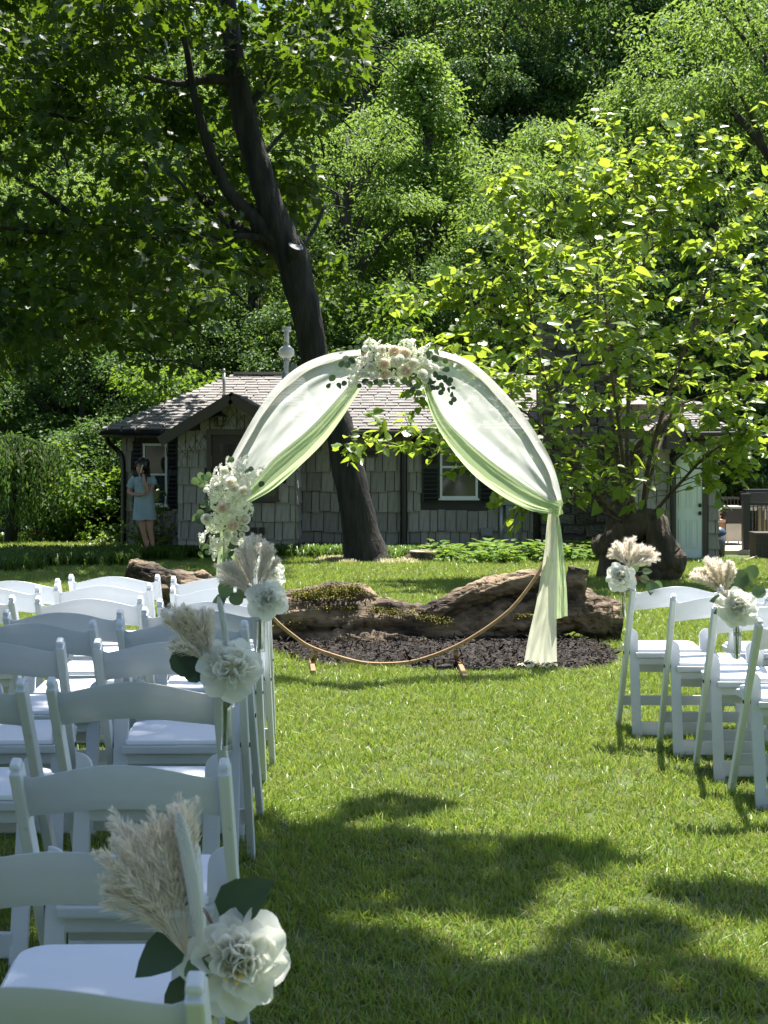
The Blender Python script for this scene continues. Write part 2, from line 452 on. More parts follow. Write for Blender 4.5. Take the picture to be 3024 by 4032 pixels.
pos = np.stack([px_, py_, gz(px_, py_) + rng.uniform(.02, .055, len(px_))], 1)
cT = (np.array([(-.12, 0, 0), (.12, 0, 0), (.10, 1, .03), (-.08, 1, -.03), (0, .5, .12)]), np.array([(0, 1, 4), (1, 2, 4), (2, 3, 4), (3, 0, 4)]))
tip = unit(len(pos)) * [1, 1, .35]; nr = norm(unit(len(pos)) * .7 + [0, 0, 1])
stuff(leaf_obj('mulch_chips', cT, pos, tip, nr, rng.uniform(.02, .06, len(pos)), m_chip))

# ------------------------------------------------------------------ grass: tufts scattered over the lawn, one object
def tuft(n, rad, h, seed, lean=.45):
    r = np.random.default_rng(seed); V = []; Fc = []; dry = []
    for i in range(n):
        a = r.uniform(0, 2 * math.pi); q = rad * math.sqrt(r.uniform())
        bx, by = q * math.cos(a), q * math.sin(a)
        hh = h * r.uniform(.4, 1.2); wd = r.uniform(.0014, .0034)
        la = r.uniform(0, 2 * math.pi); le = abs(r.normal(0, lean)) + .08
        dx, dy = math.cos(la) * le, math.sin(la) * le
        fa = r.uniform(0, math.pi); wx, wy = math.cos(fa) * wd, math.sin(fa) * wd
        o = len(V)
        for t, wq in ((0, 1), (.5, .85)):
            cx_, cy_, cz = bx + dx * hh * t * t, by + dy * hh * t * t, hh * (t - .18 * le * t * t) - .004
            V += [(cx_ - wx * wq, cy_ - wy * wq, cz), (cx_ + wx * wq, cy_ + wy * wq, cz)]
        V.append((bx + dx * hh, by + dy * hh, hh * (1 - .28 * le)))
        Fc += [(o, o + 1, o + 3), (o, o + 3, o + 2), (o + 2, o + 3, o + 4)]
        dry.append(r.uniform())
    return V, Fc, dry

def scatter(name, mats, tufts, pts, pick, rot, scl, dryfrac):
    V = []; Fc = []; vid = []; mi = []
    for k, (v, f, d) in enumerate(tufts):
        o = len(V); V += v; Fc += [tuple(i + o for i in t) for t in f]; vid += [k] * len(v)
        for q in d: mi += [1 if q < dryfrac[k] else 0] * 3
    nv = len(V); V = np.concatenate([np.array(V), pts]); vid = np.concatenate([np.array(vid), -np.ones(len(pts))]).astype(np.int32)
    me = fast_mesh(name, V, Fc)
    for m in mats: me.materials.append(m)
    me.polygons.foreach_set('material_index', np.array(mi, np.int32))
    def attr(nm, ty, arr):
        at_ = me.attributes.new(nm, ty, 'POINT'); full = np.zeros(len(V), arr.dtype); full[nv:] = arr; at_.data.foreach_set('value', full)
    at_ = me.attributes.new('vid', 'INT', 'POINT'); at_.data.foreach_set('value', vid)
    attr('pick', 'INT', pick.astype(np.int32)); attr('rot', 'FLOAT', rot.astype(np.float32)); attr('scl', 'FLOAT', scl.astype(np.float32))
    o = link(name, me)
    ng = bpy.data.node_groups.new(name + '_scatter', 'GeometryNodeTree')
    ng.interface.new_socket('Geometry', in_out='INPUT', socket_type='NodeSocketGeometry')
    ng.interface.new_socket('Geometry', in_out='OUTPUT', socket_type='NodeSocketGeometry')
    N, L = ng.nodes, ng.links
    gi = N.new('NodeGroupInput'); go = N.new('NodeGroupOutput')
    def named(nm, ty):
        q = N.new('GeometryNodeInputNamedAttribute'); q.data_type = ty; q.inputs['Name'].default_value = nm
        return q.outputs['Attribute']
    def sep(val):
        c = N.new('FunctionNodeCompare'); c.data_type = 'INT'; c.operation = 'EQUAL'
        L.new(named('vid', 'INT'), c.inputs[2]); c.inputs[3].default_value = val
        s = N.new('GeometryNodeSeparateGeometry'); s.domain = 'POINT'
        L.new(gi.outputs[0], s.inputs[0]); L.new(c.outputs[0], s.inputs[1]); return s.outputs[0]
    jn = N.new('GeometryNodeJoinGeometry')
    for k in range(len(tufts)):
        g2 = N.new('GeometryNodeGeometryToInstance'); L.new(sep(k), g2.inputs[0]); L.new(g2.outputs[0], jn.inputs[0])
    mp = N.new('GeometryNodeMeshToPoints'); L.new(sep(-1), mp.inputs[0])
    ip = N.new('GeometryNodeInstanceOnPoints'); L.new(mp.outputs[0], ip.inputs['Points']); L.new(jn.outputs[0], ip.inputs['Instance'])
    ip.inputs['Pick Instance'].default_value = True
    L.new(named('pick', 'INT'), ip.inputs['Instance Index'])
    cb = N.new('ShaderNodeCombineXYZ'); L.new(named('rot', 'FLOAT'), cb.inputs[2]); L.new(cb.outputs[0], ip.inputs['Rotation'])
    L.new(named('scl', 'FLOAT'), ip.inputs['Scale']); L.new(ip.outputs[0], go.inputs[0])
    md = o.modifiers.new('scatter', 'NODES'); md.node_group = ng
    return stuff(o)

def band(y0, y1, dens, marg=.4, xlim=None):
    hw = .272 * y1 + marg
    n = int((y1 - y0) * 2 * hw * dens)
    x = rng.uniform(-hw, hw, n); y = rng.uniform(y0, y1, n)
    k = np.abs(x) < .272 * y + marg
    return x[k], y[k]
gxy = [band(1.7, 3.2, 820), band(3.2, 6, 600), band(6, 9, 430), band(9, 12.5, 300), band(12.5, 17, 170), band(17, 27.5, 80)]
gscl = np.concatenate([np.full(len(b[0]), s) for b, s in zip(gxy, (1, 1, 1.05, 1.2, 1.35, 1.7))])
x = np.concatenate([b[0] for b in gxy]); y = np.concatenate([b[1] for b in gxy])
keep = ~(in_poly(x, y, bb) & (rng.uniform(size=len(x)) < .985))
keep &= ~((x > -4.6) & (x < 6) & (y > 24.2)) & ~((x > 3.7) & (y > 22.7)) & ~((x > -4) & (x < 3.7) & (y > 23.6))
keep &= ~((x > 1.6) & (x < 2.3) & (y > 16.9) & (y < 17.7))
x, y, gscl = x[keep], y[keep], gscl[keep]
gp = np.stack([x, y, gz(x, y)], 1)
patch = np.array([noise.noise(Vector((p[0] * 1.6, p[1] * 1.1, 3))) + .45 * noise.noise(Vector((p[0] * 6, p[1] * 6, 9))) for p in gp])
pick = rng.integers(0, 4, len(gp)); pick[(patch > .30) & (rng.uniform(size=len(gp)) < .75)] = 4
bare = (patch < -.42) & (y < 9); pick[bare] = 5
gscl = gscl * (1 + .35 * np.clip(-patch, -.5, .6)) * rng.uniform(.8, 1.2, len(gp))
tf = [tuft(30, .058, .036, 20 + q, .85) for q in range(4)] + [tuft(28, .058, .032, 31, 1.1), tuft(32, .052, .046, 32, .8)]
scatter('lawn_grass', [m_grass, m_dry], tf, gp, pick, rng.uniform(0, 6.28, len(gp)), gscl, [.07, .06, .09, .10, .36, .06])

# ================================================================== CHAIRS
def chair_meshes():
    W = .215                                  # half distance between the post centres
    th = math.atan2(.47, .79); L_ = math.hypot(.47, .79)
    D = {}
    # long post: front foot to top of the back, rounded head
    def post(m_):
        pts = []; hw, hd = .0125, .021
        prof = [(-hw, 0), (hw, 0)]
        b = MB(); bm = bmesh.new()
        b.box((0, 0, L_ / 2 - .01), (2 * hw, 2 * hd, L_ - .02)); b.box((0, 0, L_ - .006), (2 * hw, 2 * hd * .8, .012), top=.7)
        me = b.mesh('leg', m_, bevel=.005)
        me.transform(Matrix.Translation((0, .20, 0)) @ Matrix.Rotation(th, 4, 'X'))
        return me
    D['leg'] = post(m_scuff)
    # rear frame: board leg with rounded inner head (made for the left side)
    def rear(side):
        b = MB(); w_, t_ = .044, .010; n = 7
        P = [(0, 0), (w_ * 1.08, 0), (w_, .52)] + [(w_ * math.cos(a), .52 + .042 * math.sin(a)) for a in np.linspace(.25, math.pi / 2, n)] + [(0, .562)]
        fr = [(side * (p[0] - .0), -t_, p[1]) for p in P]; bk = [(side * p[0], t_, p[1]) for p in P]
        k = len(P); rr = list(range(k))
        fs = [tuple(rr[::-1] if side > 0 else rr), tuple([i + k for i in (rr if side > 0 else rr[::-1])])]
        fs += [((i, (i + 1) % k, k + (i + 1) % k, k + i) if side > 0 else (i, k + i, k + (i + 1) % k, (i + 1) % k)) for i in range(k)]
        b.add(fr + bk, fs)
        me = b.mesh('rear_leg', m_resin, bevel=.003)
        me.transform(Matrix.Translation((-side * (W - .016), -.15, 0)) @ Matrix.Rotation(-math.atan2(.11, .56), 4, 'X'))
        return me
    D['rear_l'] = rear(1); D['rear_r'] = rear(-1)
    # curved back panel between the posts
    def back():
        nu, nv = 22, 6; P = []; hw = W - .011
        tx = Matrix.Translation((0, .20, 0)) @ Matrix.Rotation(th, 4, 'X')
        F_, B_ = [], []
        for i in range(nu + 1):
            u = -1 + 2 * i / nu
            arch = .054 * (math.cos(u * math.pi / 2)) ** 1.25
            flare = .010 * max(0, (abs(u) - .9) / .1) ** 2
            bulge = -.016 * (1 - u * u)
            z0, z1 = L_ - .152 + arch * .62 - flare * .4, L_ - .050 + arch + flare
            cf, cb = [], []
            for j in range(nv + 1):
                v = j / nv; z = z0 + (z1 - z0) * v
                e = .0075 * math.sqrt(max(0, 1 - (2 * v - 1) ** 6)) + .0008
                cf.append(tx @ Vector((u * hw, bulge - e, z))); cb.append(tx @ Vector((u * hw, bulge + e, z)))
            F_.append(cf); B_.append(cb)
        b = MB(); b.grid(F_); b.grid([r[::-1] for r in B_])
        b.grid([[F_[i][nv], B_[i][nv]] for i in range(nu + 1)]); b.grid([[B_[i][0], F_[i][0]] for i in range(nu + 1)])
        return b.mesh('backrest', m_back, smooth=True)
    D['back'] = back()
    # seat shell and pad
    def seat(z0, z1, ins, mat):
        n = 8; P = []
        hw, y0, y1 = .172 - ins, -.10 + ins, .265 - ins
        for a in np.linspace(0, math.pi / 2, n): P.append((hw + .018 - .06 + .06 * math.cos(a), y1 - .06 + .06 * math.sin(a)))
        P = P + [(-x_, y_) for x_, y_ in P[::-1]] + [(-hw, y0), (hw, y0)]
        k = len(P); b = MB()
        b.add([(x_, y_, z0) for x_, y_ in P] + [(x_, y_, z1) for x_, y_ in P], [tuple(range(k))[::-1], tuple(range(k, 2 * k))] + [(i, (i + 1) % k, k + (i + 1) % k, k + i) for i in range(k)])
        return b.mesh('seat', mat, bevel=.005)
    D['seat'] = seat(.408, .434, 0, m_resin); D['pad'] = seat(.4345, .450, .012, m_vinyl)
    iw = W - .016 - .044
    def rail(z0, z1, y, t, hw, rot=0):
        b = MB(); b.box((0, y, (z0 + z1) / 2), (2 * hw, t, z1 - z0)); return b.mesh('rail', m_resin, bevel=.004)
    yr = lambda z: -.15 + z * .11 / .56
    D['rail_up'] = rail(.372, .405, yr(.39), .019, iw + .004)
    D['rail_low'] = rail(.028, .096, yr(.06), .019, iw + .004)
    yl = lambda z: .20 - .47 * z / .79
    D['stretch'] = rail(.135, .185, yl(.16), .018, W - .01)
    D['apron'] = rail(.318, .398, yl(.36) + .045, .016, W - .045)
    b = MB()
    b.tube([(-.023, 0, 0), (.023, 0, 0)], .008, 8)
    D['bolt'] = b.mesh('bolt', m_bolt)
    return D
CH = chair_meshes()

def make_chair(label, group):
    t = thing('folding_chair', label, 'chair', group=group)
    W = .215
    for s in (-1, 1): link('leg', CH['leg'], t, (s * W, 0, 0))
    link('rear_leg', CH['rear_l'], t); link('rear_leg', CH['rear_r'], t)
    link('backrest', CH['back'], t); link('seat', CH['seat'], t); link('seat_pad', CH['pad'], t)
    link('rear_rail', CH['rail_up'], t); link('lower_rail', CH['rail_low'], t)
    link('stretcher', CH['stretch'], t); link('apron', CH['apron'], t); [link('bolt', CH['bolt'], t, (s * (W - .007), -.065, .43)) for s in (-1, 1)]
    return t
# (post-top depth, x centre, yaw degrees, label)
GL, GR = 'white folding chairs left of the aisle', 'white folding chairs right of the aisle'
chairs = [
    (1.69, -.44, 0, 'white folding chair cut off at the bottom edge, nearest of the left block', GL),
    (2.32, -.535, 1, 'white folding chair with the nearest peony posy tied to its post', GL),
    (2.93, -.545, 0, 'white folding chair with a framed stamp on its lower rail, third from the camera', GL),
    (3.68, -.644, -1, 'white folding chair with the middle left posy on its post, in grey shade', GL),
    (4.30, -.656, 1, 'shaded white folding chair directly in front of the one with the middle posy', GL),
    (4.88, -.685, -2, 'shaded white aisle chair, second in front of the one with the middle posy', GL),
    (5.50, -.716, 1, 'white aisle chair carrying the wide pampas posy with round leaves', GL),
    (5.88, -.712, 0, 'sunlit white aisle chair right behind the front three of the left block', GL),
    (6.46, -.750, 1, 'sunlit white aisle chair in the second row from the arch, left block', GL),
    (6.98, -.820, 0, 'sunlit white aisle chair in the row nearest the arch, left block', GL),
    (3.67, -1.148, -1, 'shaded white chair at the left edge beside the chair with the middle posy', GL),
    (4.30, -1.212, 3, 'white folding chair with a wide shaded back panel, left neighbour of the fifth aisle chair', GL),
    (4.88, -1.212, -1, 'shaded white chair in the second column, sixth row from the camera', GL),
    (5.38, -1.216, 0, 'grey-shaded white chair in the second column with its whole back panel showing', GL),
    (6.00, -1.250, 1, 'sunlit white chair in the second column, whole curved back showing, third row from the arch', GL),
    (6.60, -1.310, 1, 'sunlit white chair in the second column, second row from the arch', GL),
    (7.08, -1.345, 0, 'sunlit white chair in the second column, row nearest the arch, by the log end', GL),
    (6.05, -1.800, 0, 'sunlit white chair at the left edge of the photo, third row from the arch', GL),
    (6.50, -1.805, 1, 'sunlit white chair at the left edge of the photo, second row from the arch', GL),
    (6.85, -1.790, 0, 'sunlit white chair at the left edge of the photo, row nearest the arch', GL),
    (6.98, 1.440, 0, 'white folding chair with the small upright pampas posy, first on the right of the aisle', GR),
    (6.52, 1.560, -3, 'white folding chair without flowers, second aisle seat of the right block', GR),
    (6.08, 1.645, -2, 'white folding chair with brown leg scuff, third aisle seat of the right block', GR),
    (5.58, 1.690, 0, 'white folding chair carrying the leafy posy at the right side of the aisle', GR),
    (6.95, 1.955, 0, 'white chair beside the one with the small upright posy, away from the aisle', GR),
    (6.50, 2.075, -2, 'white chair half hidden behind the leafy posy, one seat in from the aisle', GR),
]
chair_o = []
for i, (zt, xc, yaw, lab, grp) in enumerate(chairs):
    t = make_chair(lab, grp)
    yaw = math.radians(yaw); yroot = zt + .27
    t.location = (xc, yroot, float(gz(xc, yroot)) - .006); t.rotation_euler = (0, 0, yaw)
    chair_o.append(t)
# raised letters and frame on the lower rail of the third aisle chair
b = MB(); zc, yy = .062, -.15 + .062 * .11 / .56 - .0100
def bar(x0, z0, x1, z1, t=.0016):
    if abs(x1 - x0) < 1e-6 or abs(z1 - z0) < 1e-6:
        b.b2((min(x0, x1) - t / 2, yy - .0012, min(z0, z1) - t / 2), (max(x0, x1) + t / 2, yy, max(z0, z1) + t / 2))
    else:
        d = Vector((x1 - x0, 0, z1 - z0)); b.box(((x0 + x1) / 2, yy - .0006, (z0 + z1) / 2), (d.length, .0012, t), Matrix.Rotation(-math.atan2(d.z, d.x), 3, 'Y'))
X0 = -.135
for a_, c_ in (((X0, .044), (X0 + .11, .044)), ((X0, .082), (X0 + .11, .082)), ((X0, .044), (X0, .082)), ((X0 + .11, .044), (X0 + .11, .082))): bar(*a_, *c_)
h0, h1, hm = .052, .075, .0635
for q, strokes in enumerate([[(0, h0, 0, h1), (0, h1, .016, h1), (.016, hm, .016, h1), (0, hm, .016, hm)], [(0, h0, 0, h1), (0, h1, .016, h1), (.016, hm, .016, h1), (0, hm, .016, hm), (.004, hm, .018, h0)], [(0, h0, 0, h1), (0, h1, .017, h1), (0, hm, .014, hm), (0, h0, .017, h0)]]):
    for s_ in strokes: bar(X0 + .02 + q * .027 + s_[0], s_[1], X0 + .02 + q * .027 + s_[2], s_[3])
b.obj('stamped_letters', m_resin, chair_o[2])

# ================================================================== FLOWERS
def petal_mesh(name, mat, w, cup, ragged, seed, curl=.25):
    r = random.Random(seed); nu, nv = 7, 5; P = []
    for j in range(nv + 1):
        v = j / nv; row = []
        for i in range(nu + 1):
            u = -1 + 2 * i / nu
            hw = w * (.22 + .78 * math.sin(math.pi / 2 * min(1, v * 1.3)))
            y_ = v - .30 * u * u * v * v + (r.uniform(-ragged, ragged) if j == nv else 0)
            z_ = cup * (u * u) * .5 * (1 - .3 * v) + cup * .6 * v * v - curl * max(0, v - .72) * 1.2 + r.uniform(-.025, .025) * v
            row.append((u * hw, y_, z_))
        P.append(row)
    return MB().grid(P).mesh(name, mat, smooth=True)
PET = [petal_mesh('petal', m_petal, .46, .30, .02, 1, .35), petal_mesh('petal', m_petal, .40, .42, .06, 2, .2), petal_mesh('petal', m_petal, .30, .5, .11, 3, .1)]

def frame_m(pos, tip, nrm, s):
    d = Vector(tip).normalized(); n = Vector(nrm); n = (n - d * n.dot(d)); n = n.normalized() if n.length > 1e-6 else d.orthogonal().normalized()
    x_ = d.cross(n); p = Vector(pos)
    return Matrix(((x_.x * s, d.x * s, n.x * s, p.x), (x_.y * s, d.y * s, n.y * s, p.y), (x_.z * s, d.z * s, n.z * s, p.z), (0, 0, 0, 1)))

core = MB(); core.lathe([(.001, -.03), (.020, -.02), (.031, 0), (.028, .016), (.016, .028), (.001, .031)], 10)
core_me = core.mesh('peony', m_cream, True)

def add_peony(parent, pos, face, R, seed, droop=True, brown=False):
    r = random.Random(seed)
    q = Vector((0, 0, 1)).rotation_difference(Vector(face).normalized())
    pe = link('peony', core_me, parent, pos, q, R / .075)
    def put(me, az, el, ln, off):
        rad = Vector((math.cos(az), math.sin(az), 0)); d = Vector((0, 0, 1)) * math.cos(el) + rad * math.sin(el)
        n = Vector((0, 0, 1)) * math.sin(el) - rad * math.cos(el)
        o = bpy.data.objects.new('petal', me); C.objects.link(o); o.parent = pe
        o.matrix_local = frame_m(rad * off + Vector((0, 0, -.012)), d, n, ln)
        return o
    lay = [(6, 2.15, .076, .010, 0), (7, 1.72, .074, .012, 0), (9, 1.38, .066, .016, 1)]
    for n, el, ln, off, kd in lay:
        a0 = r.uniform(0, 6)
        for k_ in range(n):
            put(PET[kd], a0 + 2 * math.pi * k_ / n + r.uniform(-.2, .2), el + r.uniform(-.22, .22), ln * r.uniform(.78, 1.15), off)
    for k_ in range(58):
        az = k_ * 2.39996 + r.uniform(-.2, .2); el = math.acos(1 - .86 * (k_ + .5) / 58); dr_ = Vector((math.sin(el) * math.cos(az), math.sin(el) * math.sin(az), math.cos(el)))
        d = dr_ + Vector((r.uniform(-.5, .5), r.uniform(-.5, .5), r.uniform(-.2, .5))); n = Vector((0, 0, 1)) * math.sin(el) - Vector((math.cos(az), math.sin(az), 0)) * math.cos(el) + Vector((r.uniform(-.9, .9), r.uniform(-.9, .9), r.uniform(-.4, .4)))
        o = bpy.data.objects.new('petal', PET[1 + k_ % 2]); C.objects.link(o); o.parent = pe; o.matrix_local = frame_m(dr_ * .020, d, n, r.uniform(.034, .048))
    if brown:
        an = MB()
        for k_ in range(9):
            a0 = r.uniform(-2.2, -.9); e = r.uniform(.5, .9)
            d = Vector((math.sin(e) * math.cos(a0), math.sin(e) * math.sin(a0), math.cos(e))); an.tube([d * .03, d * .058], .0016, 4)
        an.obj('anther', m_anther, pe)
    return pe

def hair_mesh(name, mat, paths, n_h, hl, hw, seed, spread=.6, t0=.22, base_w=.0006):
    """feathery plume: hairs along fine stems"""
    r = np.random.default_rng(seed); P0 = []; DD = []; LN = []
    for path in paths:
        Pt = np.array(catmull(path, 6)); k_ = len(Pt)
        t = r.uniform(t0, 1, n_h) ** .8; f = t * (k_ - 1); i = np.minimum(f.astype(int), k_ - 2); fr = (f - i)[:, None]
        p = Pt[i] * (1 - fr) + Pt[i + 1] * fr; d = norm(Pt[i + 1] - Pt[i])
        u = unit(n_h, r); u = u - d * (u * d).sum(1, keepdims=True)
        dd = norm(d * r.uniform(.5, 1.2, (n_h, 1)) + u * spread); P0.append(p); DD.append(dd)
        env = np.clip(np.minimum((t - t0) / .3 + .35, (1.06 - t) / .25), .25, 1)
        LN.append(hl * env * r.uniform(.5, 1.2, n_h))
    P0 = np.concatenate(P0); DD = np.concatenate(DD); LN = np.concatenate(LN)[:, None]
    n = len(P0); wv = norm(np.cross(DD, unit(n, r))) * hw
    V = np.stack([P0 - wv, P0 + wv, P0 + DD * LN * .6 + wv * .6 + unit(n, r) * .002, P0 + DD * LN], 1).reshape(-1, 3)
    Fc = (np.arange(n)[:, None, None] * 4 + np.array([[0, 1, 2], [0, 2, 3]])[None]).reshape(-1, 3)
    b_ = MB()
    for path in paths: b_.tube(catmull(path, 3), base_w, 4)
    tv = np.array(b_.v); tf_ = np.array([(f_[0], f_[1], f_[2]) for f_ in b_.f if len(f_) == 4] + [(f_[0], f_[2], f_[3]) for f_ in b_.f if len(f_) == 4])
    me = fast_mesh(name, np.concatenate([V, tv]), np.concatenate([Fc, tf_ + len(V)])); me.materials.append(mat)
    return me

EUC = {}
for nm, T_, m_ in (('round', 'round', m_euc), ('euc', 'euc', m_euc), ('roundd', 'round', m_eucd), ('eucd', 'euc', m_eucd)):
    v_, f_ = leaf_T(T_); EUC[nm] = fast_mesh('eucalyptus_leaf', v_ * np.array([1, 1, .6]), f_); EUC[nm].materials.append(m_)

def posy(Y, vase_top, vase_bot, vr, peony, face, R, plumes, tails, lvs, label, vlabel, seed, brown=False):
    """all positions are photo pixels at depth Y (so true size there), with small depth offsets"""
    o = at(*vase_top, Y)
    g = 'flower posies on the aisle chairs'
    t = thing('flower_posy', label, 'bouquet', o, group=g)
    L3 = lambda p: at(p[0], p[1], Y + (p[2] if len(p) > 2 else 0)) - o
    vb = L3(vase_bot); r = random.Random(seed)
    vt = thing('bud_vase', vlabel, 'vase', o, group='glass bud vases on the aisle chairs')
    b_ = MB(); h = -vb.z
    b_.lathe([(.001, -h), (vr * .9, -h + .001), (vr * .82, -h * .7), (vr * .84, -h * .4), (vr, -.003), (vr * 1.04, 0), (vr * .94, 0), (vr * .78, -h * .4), (vr * .74, -h * .9), (.001, -h + .012)], 20)
    b_.obj('glass', m_vase, vt, True)
    b_ = MB(); b_.lathe([(vr * .86 + .001, -.018), (vr * .86 + .0015, -.030)], 20); b_.tube([(vr * .8, 0, -.024), (vr + .012, .01, -.024)], .0015, 5)
    b_.obj('wire_tie', m_galv, vt)
    p = L3(peony)
    add_peony(t, p, face, R, seed, brown=brown)
    st = MB()
    for k_ in range(3):
        e = Vector((r.uniform(-.4, .4) * vr, r.uniform(-.4, .4) * vr, -h * .93)); st.tube(catmull([p * .8, Vector((r.uniform(-.4, .4) * vr, 0, -.01)), e], 4), .0022, 6)
    st.obj('stem', m_stem, t)
    for base, tips in plumes:
        pf = Vector((0, -.10 if Y < 3 else -.04, 0)); B3 = L3(base) + pf
        for tp in tips:
            T3 = L3(tp) + pf + Vector((0, r.uniform(-.03, .03), 0)); mid = B3 * .5 + T3 * .5 + Vector((r.uniform(-.008, .008), 0, .012))
            subs = []
            for k_ in range(7):
                j = Vector((r.uniform(-1, 1), r.uniform(-1, 1), r.uniform(-1, .4))) * .024
                subs.append([B3 + j * .05, mid + j * .5, T3 + j])
            link('pampas_plume', hair_mesh('pampas_plume', m_pampas, subs, 170, .030, .00045, r.randint(0, 9999)), t)
    for base, tp, rad in tails:
        pf = Vector((0, -.075 if Y < 3 else -.03, 0)); B3, T3 = L3(base) + pf, L3(tp) + pf
        link('bunny_tail', hair_mesh('bunny_tail', m_bunny, [[B3, B3 * .5 + T3 * .5 + Vector((.004, 0, 0)), T3]], 7000, rad * .75, .00045, r.randint(0, 9999), 1.5, .04, [rad * q_ for q_ in (.25, .5, .68, .72, .70, .55, .2)]), t)
    for lf in lvs:
        kind, a_, tpx = lf[:3]
        A3, T3 = L3(a_), L3(tpx); d = T3 - A3
        n = Vector((r.uniform(-.35, .35), -1, r.uniform(-.1, .5)))
        o_ = bpy.data.objects.new('eucalyptus_leaf', EUC[kind]); C.objects.link(o_); o_.parent = t
        o_.matrix_local = frame_m(A3, d, n, d.length)
        s_ = MB(); s_.tube(catmull([p * .7 + Vector((0, .015, 0)), (p * .35 + A3 * .65) + Vector((0, .01, .004)), A3], 3), .0011, 5)
        s_.obj('leaf_stem', m_redstem, t)
    return t

cam_dir = Vector((0, -1, 0))
# nearest, by the second aisle chair
q5 = lambda x_, y_, d=0: (400 + .4822 * x_, 3000 + .4822 * y_, d)
posy(2.33, q5(880, 1850)[:2], (826, 4040), .017, q5(1110, 1610, -.03), (.25, -.85, .35), .076,
     [(q5(760, 1400, .02), [q5(115, 850, .05), q5(190, 730, .0), q5(230, 360, .04), q5(160, 530, .02), q5(500, 280, .05), q5(660, 210, .03), q5(740, 240, .06)])],
     [(q5(860, 1380, .0), q5(680, 320, .0), .019)],
     [('euc', q5(725, 1095, -.05), q5(560, 1185 - 330, -.06)), ('euc', q5(700, 1100, -.055), q5(590, 1190, -.07)), ('eucd', q5(960, 1250, .03), q5(1370, 985, .02)), ('eucd', q5(650, 1430, -.03), q5(300, 1735, -.07)), ('eucd', q5(735, 1760, -.02), q5(540, 2140, -.05)), ('euc', q5(830, 1600, -.05), q5(700, 1860, -.06)), ('eucd', q5(740, 1500, .0), q5(690, 1700, .0))],
     'nearest posy with a large white peony, tall white bunny tail and dark leaves', 'slim glass vase on the nearest posy chair, cut off by the photo edge', 3, True)
q2 = lambda x_, y_, d=0: (500 + .3617 * x_, 2200 + .3617 * y_, d)
posy(3.62, q2(1085, 1420)[:2], q2(1085, 2080)[:2], .0165, q2(1130, 1190, -.04), (.12, -.85, .45), .078,
     [(q2(930, 1140, 0), [q2(500, 560, 0), q2(560, 520, .02), q2(650, 530, .0), q2(740, 590, .03), q2(870, 570, .02), q2(590, 880, -.03)])],
     [(q2(1095, 1010, 0), q2(1012, 410, 0), .013)],
     [('roundd', q2(860, 1120, 0), q2(540, 900, -.01)), ('roundd', q2(830, 1130, -.01), q2(450, 1110, -.02)), ('roundd', q2(860, 1160, -.02), q2(620, 1300, -.02)), ('roundd', q2(870, 1100, .01), q2(700, 1060, .0)), ('roundd', q2(880, 1180, -.02), q2(800, 1345, -.03)), ('eucd', q2(1100, 1450, .01), q2(1100, 1620, .01))],
     'middle left posy with white peony, brown-grey pampas fan and dark green round leaves', 'glass vase with stems on the post of the shaded middle posy chair', 7)
posy(5.50, q2(1455, 575)[:2], q2(1425, 1015)[:2], .019, q2(1520, 430, -.05), (.15, -.9, .35), .072,
     [(q2(1400, 420, 0), [q2(1040, 70, 0), q2(1040, 190, .02), q2(1130, 0, .0), q2(1240, -130, .03), q2(1330, -220, .02), q2(1400, -300, .0), q2(1530, -210, .03), q2(1600, -150, .03), q2(1630, -20, .05)])],
     [],
     [('round', q2(1130, 400, -.02), q2(1010, 260, -.03)), ('round', q2(1120, 400, -.03), q2(1260, 480, -.04)), ('euc', q2(1080, 410, 0), q2(935, 470, 0)), ('round', q2(1350, 400, .0), q2(1200, 300, .01)), ('euc', q2(1050, 430, 0), q2(1010, 530, 0)), ('euc', q2(1400, 430, -.02), q2(1360, 520, -.03)), ('euc', q2(1500, 500, 0), q2(1540, 600, -.02))],
     'posy with the wide beige pampas fan and two round leaves, left aisle side', 'glass vase with crossed stems under the wide pampas fan', 12)
posy(6.90, (1062, 2300), (1062, 2434), .017, q2(1545, 150, -.02), (.5, -.7, .5), .085, [(q2(1500, 100), [q2(1480, -150), q2(1540, -120)])], [],
     [('euc', q2(1500, 160), q2(1430, 240))], 'farthest left posy, its white peony half hidden behind the wide pampas fan', 'glass vase farthest along the left aisle seats, hidden among chair posts', 19)
q7 = lambda x_, y_, d=0: (2350 + .4063 * x_, 2050 + .4063 * y_, d)
posy(7.0, q7(255, 625)[:2], q7(240, 945)[:2], .0165, q7(228, 545, -.04), (-.2, -.85, .4), .069,
     [(q7(295, 450), [q7(150, 200), q7(120, 290, .02), q7(235, 230, .01), q7(310, 165, -.01), q7(395, 235, .02), q7(510, 265, .0), q7(540, 320, .02), q7(520, 380, -.02)])], [],
     [('euc', q7(340, 500), q7(400, 390)), ('euc', q7(440, 490), q7(535, 490)), ('euc', q7(420, 545), q7(520, 600)), ('euc', q7(530, 580), q7(520, 715, -.02)), ('euc', q7(540, 590), q7(600, 690)), ('euc', q7(560, 590), q7(635, 670))],
     'small upright posy with cream pampas and dense white peony, first right aisle chair', 'slim clear vase on the first right aisle chair', 23)
